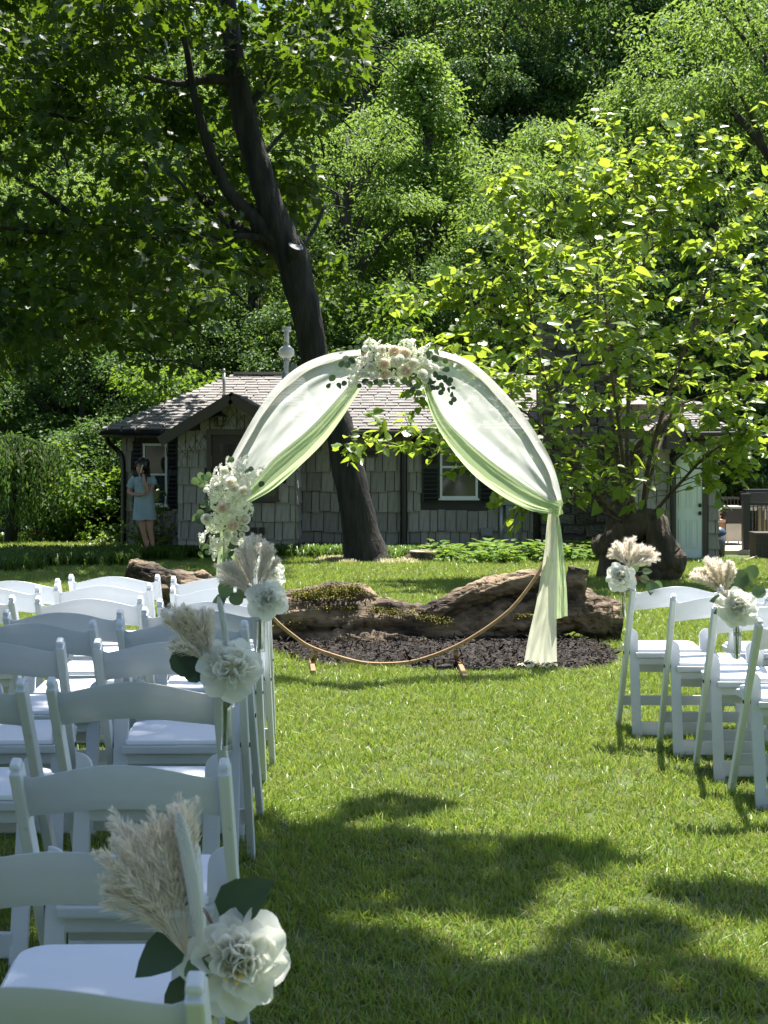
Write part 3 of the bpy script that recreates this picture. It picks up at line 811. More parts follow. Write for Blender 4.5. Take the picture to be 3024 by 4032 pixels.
posy(5.62, q7(1360, 1040)[:2], q7(1345, 1365)[:2], .016, q7(1355, 830, -.04), (-.05, -.8, .55), .076,
     [(q7(1240, 740), [q7(930, 510), q7(950, 480, .02), q7(1000, 430, .01), q7(1070, 360, -.01), q7(1130, 390, .02), q7(1210, 365, .0), q7(1260, 440, .02)])], [],
     [('round', q7(1420, 650), q7(1360, 470)), ('round', q7(1430, 640, .01), q7(1440, 460, .01)), ('round', q7(1470, 560, .02), q7(1540, 430, .02)), ('round', q7(1500, 700), q7(1645, 680)), ('euc', q7(1430, 700), q7(1310, 640)), ('eucd', q7(1220, 750), q7(1100, 780)), ('eucd', q7(1200, 860), q7(1135, 900)), ('eucd', q7(1440, 880), q7(1510, 870))],
     'leafy posy with pale pampas fan and grey-green round leaves, right of the aisle', 'clear vase hanging below the leafy posy on the right', 29)
# ================================================================== ARCH
YA = 9.15
AX, AZ, RX, RZ = .041, 1.023, 1.064, 1.0
arch = thing('wedding_arch', 'round copper-gold wedding arch standing on the grass before the log', 'arch', (AX, YA, float(gz(AX, YA))))
gA = float(gz(AX, YA))
b = MB(); n = 120; V = []
hp_ = [(1560, 1391), (1660, 1394), (1751, 1409), (1857, 1455), (1983, 1576), (2079, 1702), (2147, 1819), (2184, 1940), (2187, 2031), (2174, 2130), (2137, 2224), (2091, 2301), (2010, 2400), (1900, 2484), (1790, 2547), (1680, 2590), (1599, 2609), (1490, 2614), (1394, 2603), (1236, 2553), (1158, 2505), (1071, 2428), (985, 2310), (925, 2190), (898, 2080), (898, 1950), (918, 1839), (974, 1735), (1043, 1617), (1112, 1530), (1202, 1458), (1310, 1414), (1430, 1396)]
hc = catmull([at(p[0], p[1], YA) for p in hp_ + [hp_[0]]], 4)[:-1]; n = len(hc)
for i in range(n):
    tg_ = (hc[(i + 1) % n] - hc[i - 1]).normalized(); nn_ = Vector((tg_.z, 0, -tg_.x))
    for dr, dy in ((.010, -.017), (.010, .017), (-.010, .017), (-.010, -.017)):
        V.append(hc[i] + nn_ * dr + Vector((0, dy, 0)) - arch.location)
b.add(V, [(i * 4 + k_, i * 4 + (k_ + 1) % 4, ((i + 1) % n) * 4 + (k_ + 1) % 4, ((i + 1) % n) * 4 + k_) for i in range(n) for k_ in range(4)])
b.obj('hoop', m_gold, arch, bevel=.003)
for p0, p1, p2 in (((1243, 2567), (1226, 2612), (1234, 2664)), ((1795, 2570), (1806, 2622), (1832, 2684))):
    A3 = at(*p0, YA); G3 = G(*p1); H3 = G(*p2)
    G3.z += .02; H3.z += .02
    b = MB()
    for u_, v_ in ((A3, G3), (G3, H3)):
        d = v_ - u_; q = d.to_track_quat('Z', 'X').to_matrix()
        b.box((u_ + v_) / 2 - arch.location, (.040, .030, d.length + .012), q)
    b.obj('foot', m_gold, arch, bevel=.003)

def swag(name, label, cat, cA, cB, mat, nf, amp, belly, seed, nu=70, nv=34, dy=0, slope=0, base=0):
    """cloth between two edges; nf folds run along it, gathered at both ends"""
    A3 = catmull([at(p[0], p[1], YA) for p in cA], 10); B3 = catmull([at(p[0], p[1], YA) for p in cB], 10)
    def res(P, k_):
        P = [np.array(p) for p in P]; L_ = np.cumsum([0] + [np.linalg.norm(P[i + 1] - P[i]) for i in range(len(P) - 1)]); L_ /= L_[-1]
        t = np.linspace(0, 1, k_); return np.stack([np.interp(t, L_, [p[q] for p in P]) for q in range(3)], 1)
    A_, B_ = res(A3, nu), res(B3, nu); r = random.Random(seed); ph = r.uniform(0, 6); rows = []
    for i in range(nu):
        u = i / (nu - 1); row = []
        env = .35 + .65 * math.sin(math.pi * min(1, max(0, u))) ** .7
        for j in range(nv):
            v = j / (nv - 1)
            p = A_[i] * (1 - v) + B_[i] * v
            wv = math.sin(2 * math.pi * nf * (v + .10 * math.sin(3.1 * u + ph)) + ph) + .28 * math.sin(2 * math.pi * nf * 2.3 * v + 7 * u + ph)
            off = amp * wv * (.5 + .5 * noise.noise(Vector((u * 3, v * 4, seed)))) * (1.1 - env * .45) + belly * math.sin(math.pi * v) * math.sin(math.pi * u)
            row.append((p[0], p[1] - off + dy - (slope * v - base) * math.sin(math.pi * u) + .006 * noise.noise(Vector((u * 9, v * 9, seed + 4))), p[2]))
        rows.append(row)
    o = MB().grid(rows).obj(name, mat, smooth=True)
    return tag(o, label, cat, 'chiffon drapes on the arch')

swag('chiffon_drape', 'sheer white drape stretched along the left upper rim of the arch', 'drape',
     [(1420, 1376), (1302, 1393), (1186, 1440), (1094, 1514), (1024, 1606), (954, 1726), (900, 1833), (880, 1910)], [(1425, 1455), (1365, 1545), (1221, 1694), (1086, 1810), (990, 1925), (930, 1975)], m_white_cloth, 1.5, .022, .012, 1, dy=-.03, slope=-.07)
swag('chiffon_drape', 'sage green drape folded along the lower edge of the left white drape', 'drape',
     [(1400, 1475), (1350, 1545), (1215, 1690), (1080, 1805), (985, 1915), (920, 1965)], [(1420, 1535), (1365, 1620), (1279, 1735), (1182, 1832), (1086, 1918), (999, 1970), (925, 2010)], m_green_cloth, 2.1, .024, .05, 2, dy=-.055, slope=-.07, base=.04)
swag('chiffon_drape', 'sheer white drape stretched along the right upper rim of the arch', 'drape',
     [(1690, 1378), (1758, 1389), (1869, 1436), (2000, 1561), (2098, 1690), (2167, 1811), (2206, 1942), (2204, 1985)], [(1672, 1430), (1703, 1559), (1770, 1674), (1905, 1800), (2050, 1906), (2160, 1972), (2190, 1990)], m_white_cloth, 1.4, .022, .012, 3, dy=-.03, slope=-.07)
swag('chiffon_drape', 'sage green drape folded along the lower edge of the right white drape', 'drape',
     [(1668, 1440), (1700, 1545), (1765, 1660), (1900, 1788), (2045, 1895), (2160, 1965), (2196, 1978)], [(1655, 1480), (1703, 1640), (1770, 1755), (1867, 1870), (1983, 1957), (2089, 2010), (2198, 2026)], m_green_cloth, 2.2, .024, .05, 4, dy=-.055, slope=-.07, base=.04)
swag('chiffon_tail', 'cream drape tail hanging from the right knot down to the mulch', 'drape',
     [(2168, 2000), (2156, 2021), (2140, 2176), (2112, 2359), (2080, 2504), (2060, 2622)], [(2200, 2000), (2194, 2022), (2194, 2214), (2190, 2407), (2190, 2520), (2192, 2620)], m_cream_cloth, 1.3, .04, .03, 5, dy=-.03)
swag('chiffon_tail', 'short sage green drape tail hanging on the right of the arch, ending above the log', 'drape',
     [(2184, 2000), (2182, 2031), (2180, 2180), (2184, 2330), (2186, 2440)], [(2206, 2000), (2202, 2022), (2219, 2137), (2233, 2311), (2238, 2428)], m_green_cloth, 1.1, .035, .02, 6, dy=.03)
swag('chiffon_tail', 'green drape tail under the left flower cluster of the arch', 'drape',
     [(885, 1950), (870, 2084), (852, 2273), (846, 2450), (842, 2620)], [(925, 1950), (930, 2084), (940, 2273), (950, 2450), (955, 2618)], m_green_cloth, 2.2, .03, .03, 7, dy=-.02)
b = MB(); P = at(2031, 2618, YA); rows = []
for i in range(9):
    rows.append([(P.x + .003 * 0 + (i / 8) * .26, P.y - .10 + .16 * j / 5, float(gz(P.x, P.y)) + .035 + .02 * math.sin(i * 1.9 + j) * (1 - j / 7)) for j in range(6)])
tag(b.grid(rows).obj('chiffon_tail', m_cream_cloth, smooth=True), 'cream cloth end lying pooled on the grass below the long tail', 'drape', 'chiffon drapes on the arch')
kn = MB(); K = at(2196, 1998, YA)
rows = [[(K.x + .030 * math.cos(a_) * (1 + .15 * math.sin(5 * z_)), K.y - .01 + .036 * math.sin(a_), K.z + z_ * .05 + .01 * math.cos(a_)) for a_ in np.linspace(0, 2 * math.pi, 15)] for z_ in np.linspace(-1, 1, 7)]
tag(kn.grid(rows).obj('drape_knot', m_green_cloth, smooth=True), 'green cloth wrap tying the drapes to the right rim of the arch', 'knot')

# ------------------------------------------------------------------ garlands
def rose_mesh(name, mats, seed):
    r = random.Random(seed); b = MB(); mi = []
    lay = [(4, .06, .05, .30, 0), (5, .22, .10, .28, 0), (6, .42, .17, .24, 0), (7, .70, .24, .16, 1), (8, .95, .32, .06, 1), (8, 1.2, .34, -.02, 1)]
    for n_, el, rad, z0, mt in lay:
        a0 = r.uniform(0, 6)
        for k_ in range(n_):
            az = a0 + 2 * math.pi * k_ / n_; rows = []
            half = math.pi / n_ * 1.55
            for v in np.linspace(0, 1, 4):
                row = []
                for u in np.linspace(-1, 1, 6):
                    rr = rad * (.6 + .8 * math.sin(2.2 * v)) * (1 - .35 * v * max(0, 1 - el * 1.6)) + .22 * max(0, el - .35) * v ** 1.6
                    zz_ = -.22 + (z0 + .42) * (1 - (1 - v) ** 1.6) - .06 * u * u * v - .20 * max(0, el - .7) * v * v
                    aa = az + half * u * (.6 + .4 * v) + .3 * (1 - el) * v
                    row.append((rr * math.cos(aa), rr * math.sin(aa), zz_))
                rows.append(row)
            f0 = len(b.f); b.grid(rows); mi += [mt] * (len(b.f) - f0)
    me = b.mesh(name, None, True)
    for m_ in mats: me.materials.append(m_)
    me.polygons.foreach_set('material_index', mi)
    return me
ROSE = {'c': rose_mesh('rose', (m_blush, m_cream), 1), 'w': rose_mesh('rose', (m_cream, m_petal), 2), 'p': rose_mesh('ranunculus', (m_petal, m_petal), 3)}
def floret_mesh(name, mat, n_, kind, seed):
    r = np.random.default_rng(seed)
    if kind == 'dome':
        u = unit(n_, r); u[:, 2] = np.abs(u[:, 2]) * .9 - .25; u = norm(u); P_ = u * r.uniform(.85, 1.05, (n_, 1)); sz = r.uniform(.20, .28, n_)
    else:
        t = r.uniform(0, 1, n_) ** .9; a_ = r.uniform(0, 6.28, n_); rad = .17 * (1 - .75 * t)
        P_ = np.stack([rad * np.cos(a_), rad * np.sin(a_), t], 1); u = norm(np.stack([np.cos(a_), np.sin(a_), .5 + 0 * t], 1) + unit(n_, r) * .4); sz = .16 * (1 - .62 * t) * r.uniform(.8, 1.2, n_)
    e = norm(np.cross(u, unit(n_, r))); f_ = np.cross(u, e); V = []; Fc = []
    for q in range(4 if kind == 'dome' else 5):
        m_ = 4 if kind == 'dome' else 5; a0 = 2 * math.pi * q / m_
        d = e * math.cos(a0) + f_ * math.sin(a0); s_ = -e * math.sin(a0) + f_ * math.cos(a0)
        k0 = len(V) * n_
        up = .25 if kind == 'dome' else .5
        o_ = sum(len(x_) for x_ in V)
        pt = np.stack([P_, P_ + sz[:, None] * (d * .55 + s_ * .40 + u * up * .5), P_ + sz[:, None] * (d * 1.0 + u * up), P_ + sz[:, None] * (d * .55 - s_ * .40 + u * up * .5)], 1).reshape(-1, 3)
        V.append(pt); Fc.append((np.arange(n_)[:, None, None] * 4 + np.array([[0, 1, 2], [0, 2, 3]])[None]).reshape(-1, 3) + o_)
    me = fast_mesh(name, np.concatenate(V), np.concatenate(Fc)); me.materials.append(mat); return me
HYD = floret_mesh('hydrangea', m_hyd, 80, 'dome', 4)
STK = floret_mesh('stock_spike', m_petal, 46, 'spike', 5)
def face_rot(d): return Vector((0, 0, 1)).rotation_difference(Vector(d).normalized())

def garland(label, q, items, spikes, lvs, origin, yd, seed):
    r = random.Random(seed); o = at(*origin, YA); t = thing('flower_garland', label, 'flower arrangement', o, group='flower arrangements on the arch')
    for kind, x_, y_, s_, d in items:
        p = at(*q(x_, y_), YA + yd - d) - o
        nm = {'h': 'hydrangea', 'p': 'ranunculus'}.get(kind, 'rose'); me = HYD if kind == 'h' else ROSE[kind]
        fd = Vector((r.uniform(-.35, .35), -1, r.uniform(.0, .55)))
        link(nm, me, t, p, face_rot(fd) @ Quaternion((0, 0, 1), r.uniform(0, 6.28)), s_)
    for x0, y0, x1, y1 in spikes:
        p = at(*q(x0, y0), YA + yd - .05) - o; e = at(*q(x1, y1), YA + yd - .05 + r.uniform(-.04, .02)) - o
        link('stock_spike', STK, t, p, face_rot(e - p), (e - p).length)
    for x_, y_, s_, dk in lvs:
        kind = ('round' if r.random() < .65 else 'euc') + ('d' if dk else '')
        c_ = at(*q(x_, y_), YA + yd - r.uniform(-.02, .09)) - o
        a0 = r.uniform(0, 6.28); d = Vector((math.cos(a0), r.uniform(-.3, .3), math.sin(a0)))
        o_ = bpy.data.objects.new('eucalyptus_leaf', EUC[kind]); C.objects.link(o_); o_.parent = t
        o_.matrix_local = frame_m(c_ - d * s_ * .5, d, Vector((r.uniform(-.7, .7), -1, r.uniform(-.2, .7))), s_)
    sm = MB()
    for x_, y_, s_, dk in lvs[::2]:
        c_ = at(*q(x_, y_), YA + yd) - o; sm.tube(catmull([c_ * .25, c_ * .7 + Vector((0, -.01, .012)), c_], 3), .0016, 4)
    sm.obj('stem', m_stem, t)
    return t

qt = lambda x_, y_: (1250 + .6303 * x_, 1250 + .6303 * y_)
ti = [('c', 480, 210, .060, .13), ('c', 547, 222, .060, .13), ('c', 415, 290, .064, .14), ('w', 490, 282, .062, .14), ('c', 555, 335, .064, .14), ('c', 425, 356, .058, .12), ('w', 600, 287, .060, .12), ('w', 400, 200, .05, .1),
      ('p', 515, 262, .052, .17), ('p', 655, 355, .056, .12), ('p', 355, 362, .056, .12), ('p', 330, 310, .05, .1), ('p', 300, 195, .040, .08), ('p', 250, 350, .035, .1), ('p', 675, 392, .036, .1), ('p', 290, 355, .04, .1), ('p', 200, 330, .028, .1),
      ('h', 440, 225, .060, .05), ('h', 560, 190, .056, .05), ('h', 620, 260, .060, .05), ('h', 350, 325, .05, .05), ('h', 490, 335, .060, .07), ('h', 585, 320, .05, .07), ('h', 400, 265, .055, .06), ('h', 330, 180, .045, .04), ('h', 520, 240, .05, .08)]
ts = [(380, 230, 320, 130), (340, 230, 262, 300), (300, 260, 225, 345), (270, 330, 235, 420), (330, 250, 230, 265), (230, 370, 185, 480), (310, 330, 240, 380), (640, 220, 712, 160), (640, 270, 760, 320), (680, 330, 800, 320), (690, 300, 700, 400), (640, 330, 690, 420), (590, 190, 600, 160), (360, 180, 400, 140)]
tl = [(178, 245, .045, 0), (152, 290, .05, 0), (186, 296, .045, 1), (136, 427, .045, 1), (166, 412, .04, 1), (92, 380, .05, 0), (70, 425, .04, 1), (150, 210, .04, 0), (245, 190, .04, 0), (205, 190, .035, 0), (280, 118, .03, 0), (255, 150, .035, 0), (290, 160, .04, 1), (525, 152, .04, 0), (485, 145, .035, 0), (540, 110, .035, 0), (565, 70, .03, 0), (572, 140, .035, 0), (736, 258, .05, 1), (705, 215, .04, 0), (745, 218, .05, 0), (660, 210, .045, 0), (680, 265, .05, 1), (690, 230, .045, 0),
      (802, 325, .05, 1), (735, 355, .045, 1), (760, 378, .045, 1), (792, 376, .042, 1), (775, 422, .04, 1), (822, 415, .042, 1), (846, 440, .035, 1), (820, 455, .04, 1), (852, 513, .04, 1), (770, 470, .04, 1), (722, 436, .045, 1), (745, 440, .04, 1), (702, 400, .045, 1), (834, 535, .035, 1), (805, 395, .04, 1), (850, 460, .035, 1), (725, 405, .04, 1), (700, 445, .05, 1), (800, 270, .04, 0), (830, 390, .04, 1), (786, 445, .035, 1), (840, 480, .036, 1),
      (570, 412, .05, 1), (592, 455, .045, 1), (632, 470, .045, 1), (420, 402, .05, 1), (330, 420, .05, 0), (262, 425, .035, 1), (390, 410, .045, 0), (620, 430, .05, 0), (540, 395, .05, 0), (470, 395, .05, 1), (500, 420, .04, 0), (300, 400, .05, 1), (365, 400, .045, 1), (350, 280, .05, 1), (375, 205, .05, 1), (360, 235, .045, 1), (325, 215, .04, 0), (215, 270, .05, 1), (200, 375, .04, 1), (640, 240, .04, 0), (600, 360, .05, 1)]
garland('flower cluster of blush and cream roses on the crown of the arch', qt, ti, ts, tl, (1560, 1420), -.02, 41)
ql = lambda x_, y_: (720 + .5119 * x_, 1700 + .5119 * y_)
li = [('w', 372, 392, .068, .13), ('w', 472, 467, .074, .14), ('c', 305, 586, .064, .15), ('w', 182, 672, .060, .10), ('c', 386, 722, .068, .15), ('w', 476, 676, .066, .12), ('w', 400, 430, .05, .12),
      ('p', 485, 746, .038, .12), ('p', 455, 795, .034, .12), ('p', 342, 792, .052, .10), ('p', 398, 835, .046, .10), ('p', 320, 300, .045, .08), ('p', 180, 450, .034, .08), ('p', 270, 420, .05, .09), ('p', 445, 745, .03, .1), ('p', 400, 785, .03, .1),
      ('h', 330, 480, .080, .06), ('h', 430, 570, .075, .07), ('h', 290, 680, .070, .08), ('h', 400, 640, .070, .08), ('h', 245, 705, .06, .06), ('h', 460, 600, .066, .05), ('h', 370, 560, .07, .08), ('h', 340, 640, .06, .1), ('h', 270, 540, .06, .06), ('h', 300, 430, .055, .05)]
ls = [(320, 380, 290, 245), (350, 320, 345, 190), (400, 360, 505, 175), (380, 380, 450, 200), (460, 400, 632, 265), (250, 520, 178, 390), (290, 440, 165, 420), (240, 430, 262, 270), (260, 520, 190, 480), (240, 720, 155, 790), (250, 810, 240, 985), (240, 830, 205, 940), (340, 830, 330, 925), (430, 820, 480, 930), (400, 850, 455, 870), (150, 790, 140, 900), (490, 400, 500, 340), (300, 840, 270, 920), (470, 540, 525, 560)]
ll = [(96, 380, .055, 0), (136, 340, .05, 0), (152, 370, .055, 0), (210, 362, .055, 0), (147, 412, .045, 0), (165, 562, .06, 0), (135, 622, .05, 0), (200, 575, .055, 1), (93, 662, .055, 0), (130, 690, .06, 1), (186, 515, .045, 1), (150, 885, .05, 0), (140, 946, .05, 0), (190, 932, .04, 0), (370, 215, .045, 0), (500, 310, .05, 0), (525, 290, .04, 1), (570, 422, .06, 1), (606, 402, .045, 1), (385, 328, .05, 0), (380, 872, .07, 1), (375, 935, .05, 1), (320, 930, .05, 1), (345, 1000, .07, 0), (440, 950, .05, 1), (200, 330, .04, 0), (160, 350, .04, 0), (240, 760, .06, 1), (270, 790, .06, 1), (225, 545, .05, 1), (455, 545, .05, 1), (330, 745, .06, 1), (250, 365, .04, 0), (130, 400, .04, 0), (120, 660, .05, 0), (425, 760, .05, 1), (180, 880, .04, 0), (355, 290, .04, 0), (470, 730, .04, 1)]
garland('tall flower cluster with trailing white stock on the left side of the arch', ql, li, ls, ll, (900, 1980), -.02, 43)

# ================================================================== LOGS
def rough_log(path, rad, n=26, seg=7, amp=.20, seed=0, squash=1.0):
    n = int(n * 1.8); seg = 13
    P, R = catmull(path, seg, rad); b = MB(); b.tube(P, R, n)
    vs = []
    for i, v in enumerate(b.v):
        ring = min(i // n, len(P) - 1); c_ = P[ring]; d = Vector(v) - c_; k_ = i % n; s_ = ring * .35
        tw = (k_ + .22 * ring) * 26 / n; s_ = ring * .19
        ridge = noise.noise(Vector((s_ * .55 + seed, math.cos(tw * .2417) * 2.1, math.sin(tw * .2417) * 2.1)))
        fine = noise.noise(Vector((s_ * 1.1 + seed + 7, math.cos(tw * .2417) * 5.5, math.sin(tw * .2417) * 5.5)))
        rid2 = 1 - abs(noise.noise(Vector((s_ * .3 + seed + 3, math.cos(tw * .2417) * 3.5, math.sin(tw * .2417) * 3.5)))) * 2
        f2 = noise.noise(Vector((s_ * 1.6 + seed + 17, math.cos(tw * .2417) * 11, math.sin(tw * .2417) * 11)))
        crack = max(0, .16 - abs(noise.noise(Vector((s_ * .5 + seed + 5, math.cos(tw * .2417) * 4.2, math.sin(tw * .2417) * 4.2))))) / .16
        q = 1 + amp * 1.1 * ridge + amp * .55 * fine + amp * .45 * rid2 + amp * .35 * f2 - amp * 1.1 * crack
        d.z *= squash
        vs.append(c_ + d * q)
    b.v = [tuple(v) for v in vs]
    return b
YL = 10.35
Lp = lambda x_, y_, dy=0: at(x_, y_ + (28 if y_ > 2360 else 0) + (16 if y_ > 2460 else 0), YL + dy)
lg = thing('fallen_log', 'long gnarled fallen log with moss, lying behind the arch', 'log', Lp(1700, 2450))
def lobj(name, b, mat, smooth=True):
    o = Vector(lg.location); b.v = [tuple(Vector(v) - o) for v in b.v]; return b.obj(name, mat, lg, smooth=smooth)
r_ = lambda px: px / F * YL
b = rough_log([Lp(1000, 2420, .1), Lp(1120, 2415), Lp(1280, 2415), Lp(1450, 2425), Lp(1620, 2440), Lp(1740, 2440, .05), Lp(1860, 2430, .1), Lp(1990, 2405, .12), Lp(2120, 2375, .15), Lp(2260, 2375, .15), Lp(2360, 2405, .12), Lp(2450, 2420, .1)],
              [r_(q * 1.07) for q in (70, 88, 98, 96, 80, 66, 70, 82, 92, 78, 76, 66)], seed=2)
lobj('trunk', b, m_log)
b = rough_log([Lp(1180, 2480, -.12), Lp(1330, 2490, -.16), Lp(1500, 2500, -.18), Lp(1660, 2520, -.2), Lp(1800, 2548, -.24), Lp(1905, 2590, -.26)], [r_(q) for q in (40, 58, 56, 46, 36, 12)], n=20, amp=.24, seed=9)
lobj('split_slab', b, m_log)
b = rough_log([Lp(1560, 2420, -.1), Lp(1700, 2385, -.06), Lp(1830, 2352, 0), Lp(1960, 2312, .05), Lp(2090, 2285, .1), Lp(2180, 2300, .15)], [r_(q) for q in (22, 38, 40, 44, 38, 20)], n=18, amp=.26, seed=14)
lobj('upper_limb', b, m_log)
b = rough_log([Lp(1050, 2345, .05), Lp(1180, 2348, 0), Lp(1300, 2335, 0), Lp(1420, 2345, 0), Lp(1520, 2385, -.05), Lp(1640, 2420, -.1)], [r_(q) for q in (14, 28, 36, 44, 26, 10)], n=16, amp=.28, seed=31)
lobj('broken_edge', b, m_log)
b = rough_log([Lp(2235, 2390, .12), Lp(2262, 2310, .1), Lp(2275, 2235, .1)], [r_(q) for q in (52, 44, 36)], n=18, amp=.2, seed=20)
lobj('branch_stub', b, m_log)
b = rough_log([Lp(1255, 2350, -.02), Lp(1290, 2310), Lp(1345, 2302)], [r_(q) for q in (26, 20, 9)], n=12, amp=.3, seed=24)
lobj('branch_stub', b, m_log)
b = rough_log([Lp(1700, 2470, -.05), Lp(1850, 2490, .02), Lp(1980, 2500, .06), Lp(2060, 2520, .05)], [r_(q) for q in (36, 60, 58, 20)], n=18, amp=.3, seed=28)
lobj('root_mass', b, m_log)
# moss cushions along the top: small upright flakes on the log
mv = []
for (x0, y0, x1, y1, wd, dy, n_) in ((1150, 2345, 1420, 2318, 20, -.10, 2600), (1450, 2370, 1640, 2395, 14, -.12, 1200), (1640, 2400, 1780, 2420, 14, -.14, 400), (2030, 2400, 2110, 2392, 8, -.14, 130), (1060, 2430, 1200, 2425, 12, -.17, 220), (1230, 2360, 1400, 2362, 14, -.16, 500)):
    t_ = rng.uniform(0, 1, n_); 
    for q in t_:
        mv.append(Lp(x0 + (x1 - x0) * q + rng.normal(0, 9), y0 + (y1 - y0) * q + rng.normal(0, wd) * .6, dy + rng.normal(0, .04)))
mv = np.array(mv) - np.array(lg.location)
ms = leaf_obj('moss', quad_T(.5, .1), mv, norm(unit(len(mv)) + [0, 0, .5]), norm(unit(len(mv)) * .7 + [0, -.2, 1]), rng.uniform(.006, .015, len(mv)), m_moss, lg)
stuff(ms)
# log end on the left
YK = 12.2
l2 = thing('fallen_log', 'split bleached log end lying on the grass behind the left chairs', 'log', at(650, 2330, YK))
Kp = lambda x_, y_, dy=0: at(x_, y_, YK + dy)
b = rough_log([Kp(503, 2245), Kp(560, 2262), Kp(640, 2300), Kp(740, 2340), Kp(860, 2370, .1), Kp(1000, 2400, .2)], [q / F * YK for q in (44, 54, 66, 84, 84, 76)], amp=.18, seed=40)
o = Vector(l2.location); b.v = [tuple(Vector(v) - o) for v in b.v]; b.obj('trunk', m_log, l2, smooth=True)
b = rough_log([Kp(640, 2300, -.05), Kp(740, 2282), Kp(800, 2272), Kp(842, 2288)], [q / F * YK for q in (20, 24, 24, 8)], n=14, amp=.25, seed=41)
b.v = [tuple(Vector(v) - o) for v in b.v]; b.obj('upper_limb', m_log, l2, smooth=True)

# ================================================================== MAPLE
YM = 22.5
mp_ = lambda x_, y_, dy=0: at(x_, y_, YM + dy)
base = G(1442, 2203); maple = thing('maple_tree', 'large leaning maple with dark trunk, forked limbs and backlit canopy', 'tree', mp_(1442, 2205))
mo = Vector(maple.location)
def into(b, root, name, mat, smooth=True):
    o = Vector(root.location); b.v = [tuple(Vector(v) - o) for v in b.v]; return b.obj(name, mat, root, smooth=smooth)
kk = YM / F
tr = [((1452, 2235), 125), ((1442, 2195), 92), ((1420, 2090), 74), ((1399, 1983), 66), ((1363, 1829), 60), ((1334, 1676), 54), ((1285, 1560), 54), ((1244, 1445), 55), ((1221, 1292), 57), ((1180, 1138), 61), ((1152, 1023), 68), ((1098, 907), 64), ((1069, 830), 57), ((1023, 677), 50), ((965, 470), 48), ((925, 255), 43), ((908, 100), 34), ((895, -100), 28), ((900, -500), 16)]
into(bark_tube([mp_(*p) for p, w_ in tr], [w_ * kk for p, w_ in tr], 16, .13, 5, 1), maple, 'trunk', m_bark)
limbs = [([(1120, 985), (1094, 960), (1012, 875), (902, 756), (834, 620), (802, 510), (766, 383), (738, 210), (700, 40), (640, -200)], [40, 36, 31, 26, 22, 19, 16, 13, 10, 6], -.5),
         ([(1110, 990), (1000, 925), (911, 884), (811, 793), (700, 700), (560, 640)], [36, 30, 25, 20, 15, 7], .6),
         ([(1090, 960), (1000, 930), (775, 936), (456, 930), (250, 915), (91, 911), (-150, 860)], [20, 13, 12, 11, 9, 8, 6], -1.2),
         ([(925, 330), (840, 310), (700, 330), (560, 300)], [22, 22, 12, 6], -.6),
         ([(456, 930), (290, 850), (190, 770), (60, 700)], [11, 14, 10, 5], -1.5), ([(480, 500), (364, 485), (200, 450), (95, 420)], [5, 9, 9, 4], -1), ([(-60, 265), (60, 245), (137, 220), (300, 120)], [11, 11, 8, 4], -1.5),
         ([(320, 515), (240, 535), (146, 565)], [5, 7, 4], -1.2), ([(940, 480), (1050, 330), (1180, 200), (1300, 120)], [20, 14, 9, 4], .5), ([(1010, 640), (1120, 520), (1190, 480)], [12, 8, 4], .6), ([(1150, 1010), (1240, 900), (1280, 800)], [14, 8, 4], .8)]
for P, W_, dy in limbs:
    k_ = len(P)
    into(bark_tube([mp_(p[0], p[1], dy * i / (k_ - 1)) for i, p in enumerate(P)], [w_ * kk for w_ in W_], 10, .10, 5, len(P)), maple, 'limb', m_bark)
b = MB(); c_ = mp_(1165, 968, -.26); d = Vector((.35, -.55, .75)).normalized(); e = d.orthogonal().normalized(); f = d.cross(e)
b.tube([c_ - d * .25, c_ - d * .02, c_], [.16, .135, .125], 16, True)
into(b, maple, 'pruned_stub', m_bark)
b = MB(); ring = [c_ + d * .006 + (e * math.cos(q) + f * math.sin(q)) * .118 for q in np.linspace(0, 2 * math.pi, 20, endpoint=False)]
b.add(ring + [p - d * .006 for p in ring], [tuple(range(20)), tuple(range(20, 40))[::-1]] + [(i, 20 + i, 20 + (i + 1) % 20, (i + 1) % 20) for i in range(20)])
into(b, maple, 'pruned_cut', m_cutgrey, False)
# roots
for (x0, y0, x1, y1, dy) in ((1480, 2165, 1530, 2212, -.1), (1400, 2165, 1360, 2215, -.2)):
    b = bark_tube([mp_(x0, y0), mp_((x0 + x1) / 2, (y0 + y1) / 2 + 10, dy * .6), mp_(x1, y1 + 14, dy)], [.16, .12, .05], 10, .1, 5, 3); into(b, maple, 'root', m_bark)

region = [(-420, -420), (1420, -420), (1430, 240), (1240, 480), (1235, 740), (1325, 930), (1345, 1120), (1215, 1150), (1090, 1010), (900, 1120), (820, 1420), (640, 1480), (460, 1300), (320, 1330), (160, 1480), (-420, 1500)]
def crown_in(region, Y0, Y1, n_cl, bb, r, off=(0, 0)):
    cs = []
    while len(cs) < n_cl:
        x_, y_ = r.uniform(bb[0], bb[1]), r.uniform(bb[2], bb[3])
        if in_poly(np.array([x_]), np.array([y_]), region)[0]:
            cs.append(at(x_, y_, r.uniform(Y0, Y1)))
    return np.array(cs)
rm = np.random.default_rng(77)
cs = crown_in(region, 19.2, 26, 330, (-420, 1430, -420, 1500), rm)
cs = cs[~((np.abs(cs[:, 0] / cs[:, 1] * F + CX - 1000) < 140) & (HY - (cs[:, 2] - CAMH) / cs[:, 1] * F < 130))]
up_ = np.stack([rm.uniform(-9, .2, 170), rm.uniform(17.5, 26, 170), rm.uniform(8.6, 13, 170)], 1)
cs = np.concatenate([cs, up_])
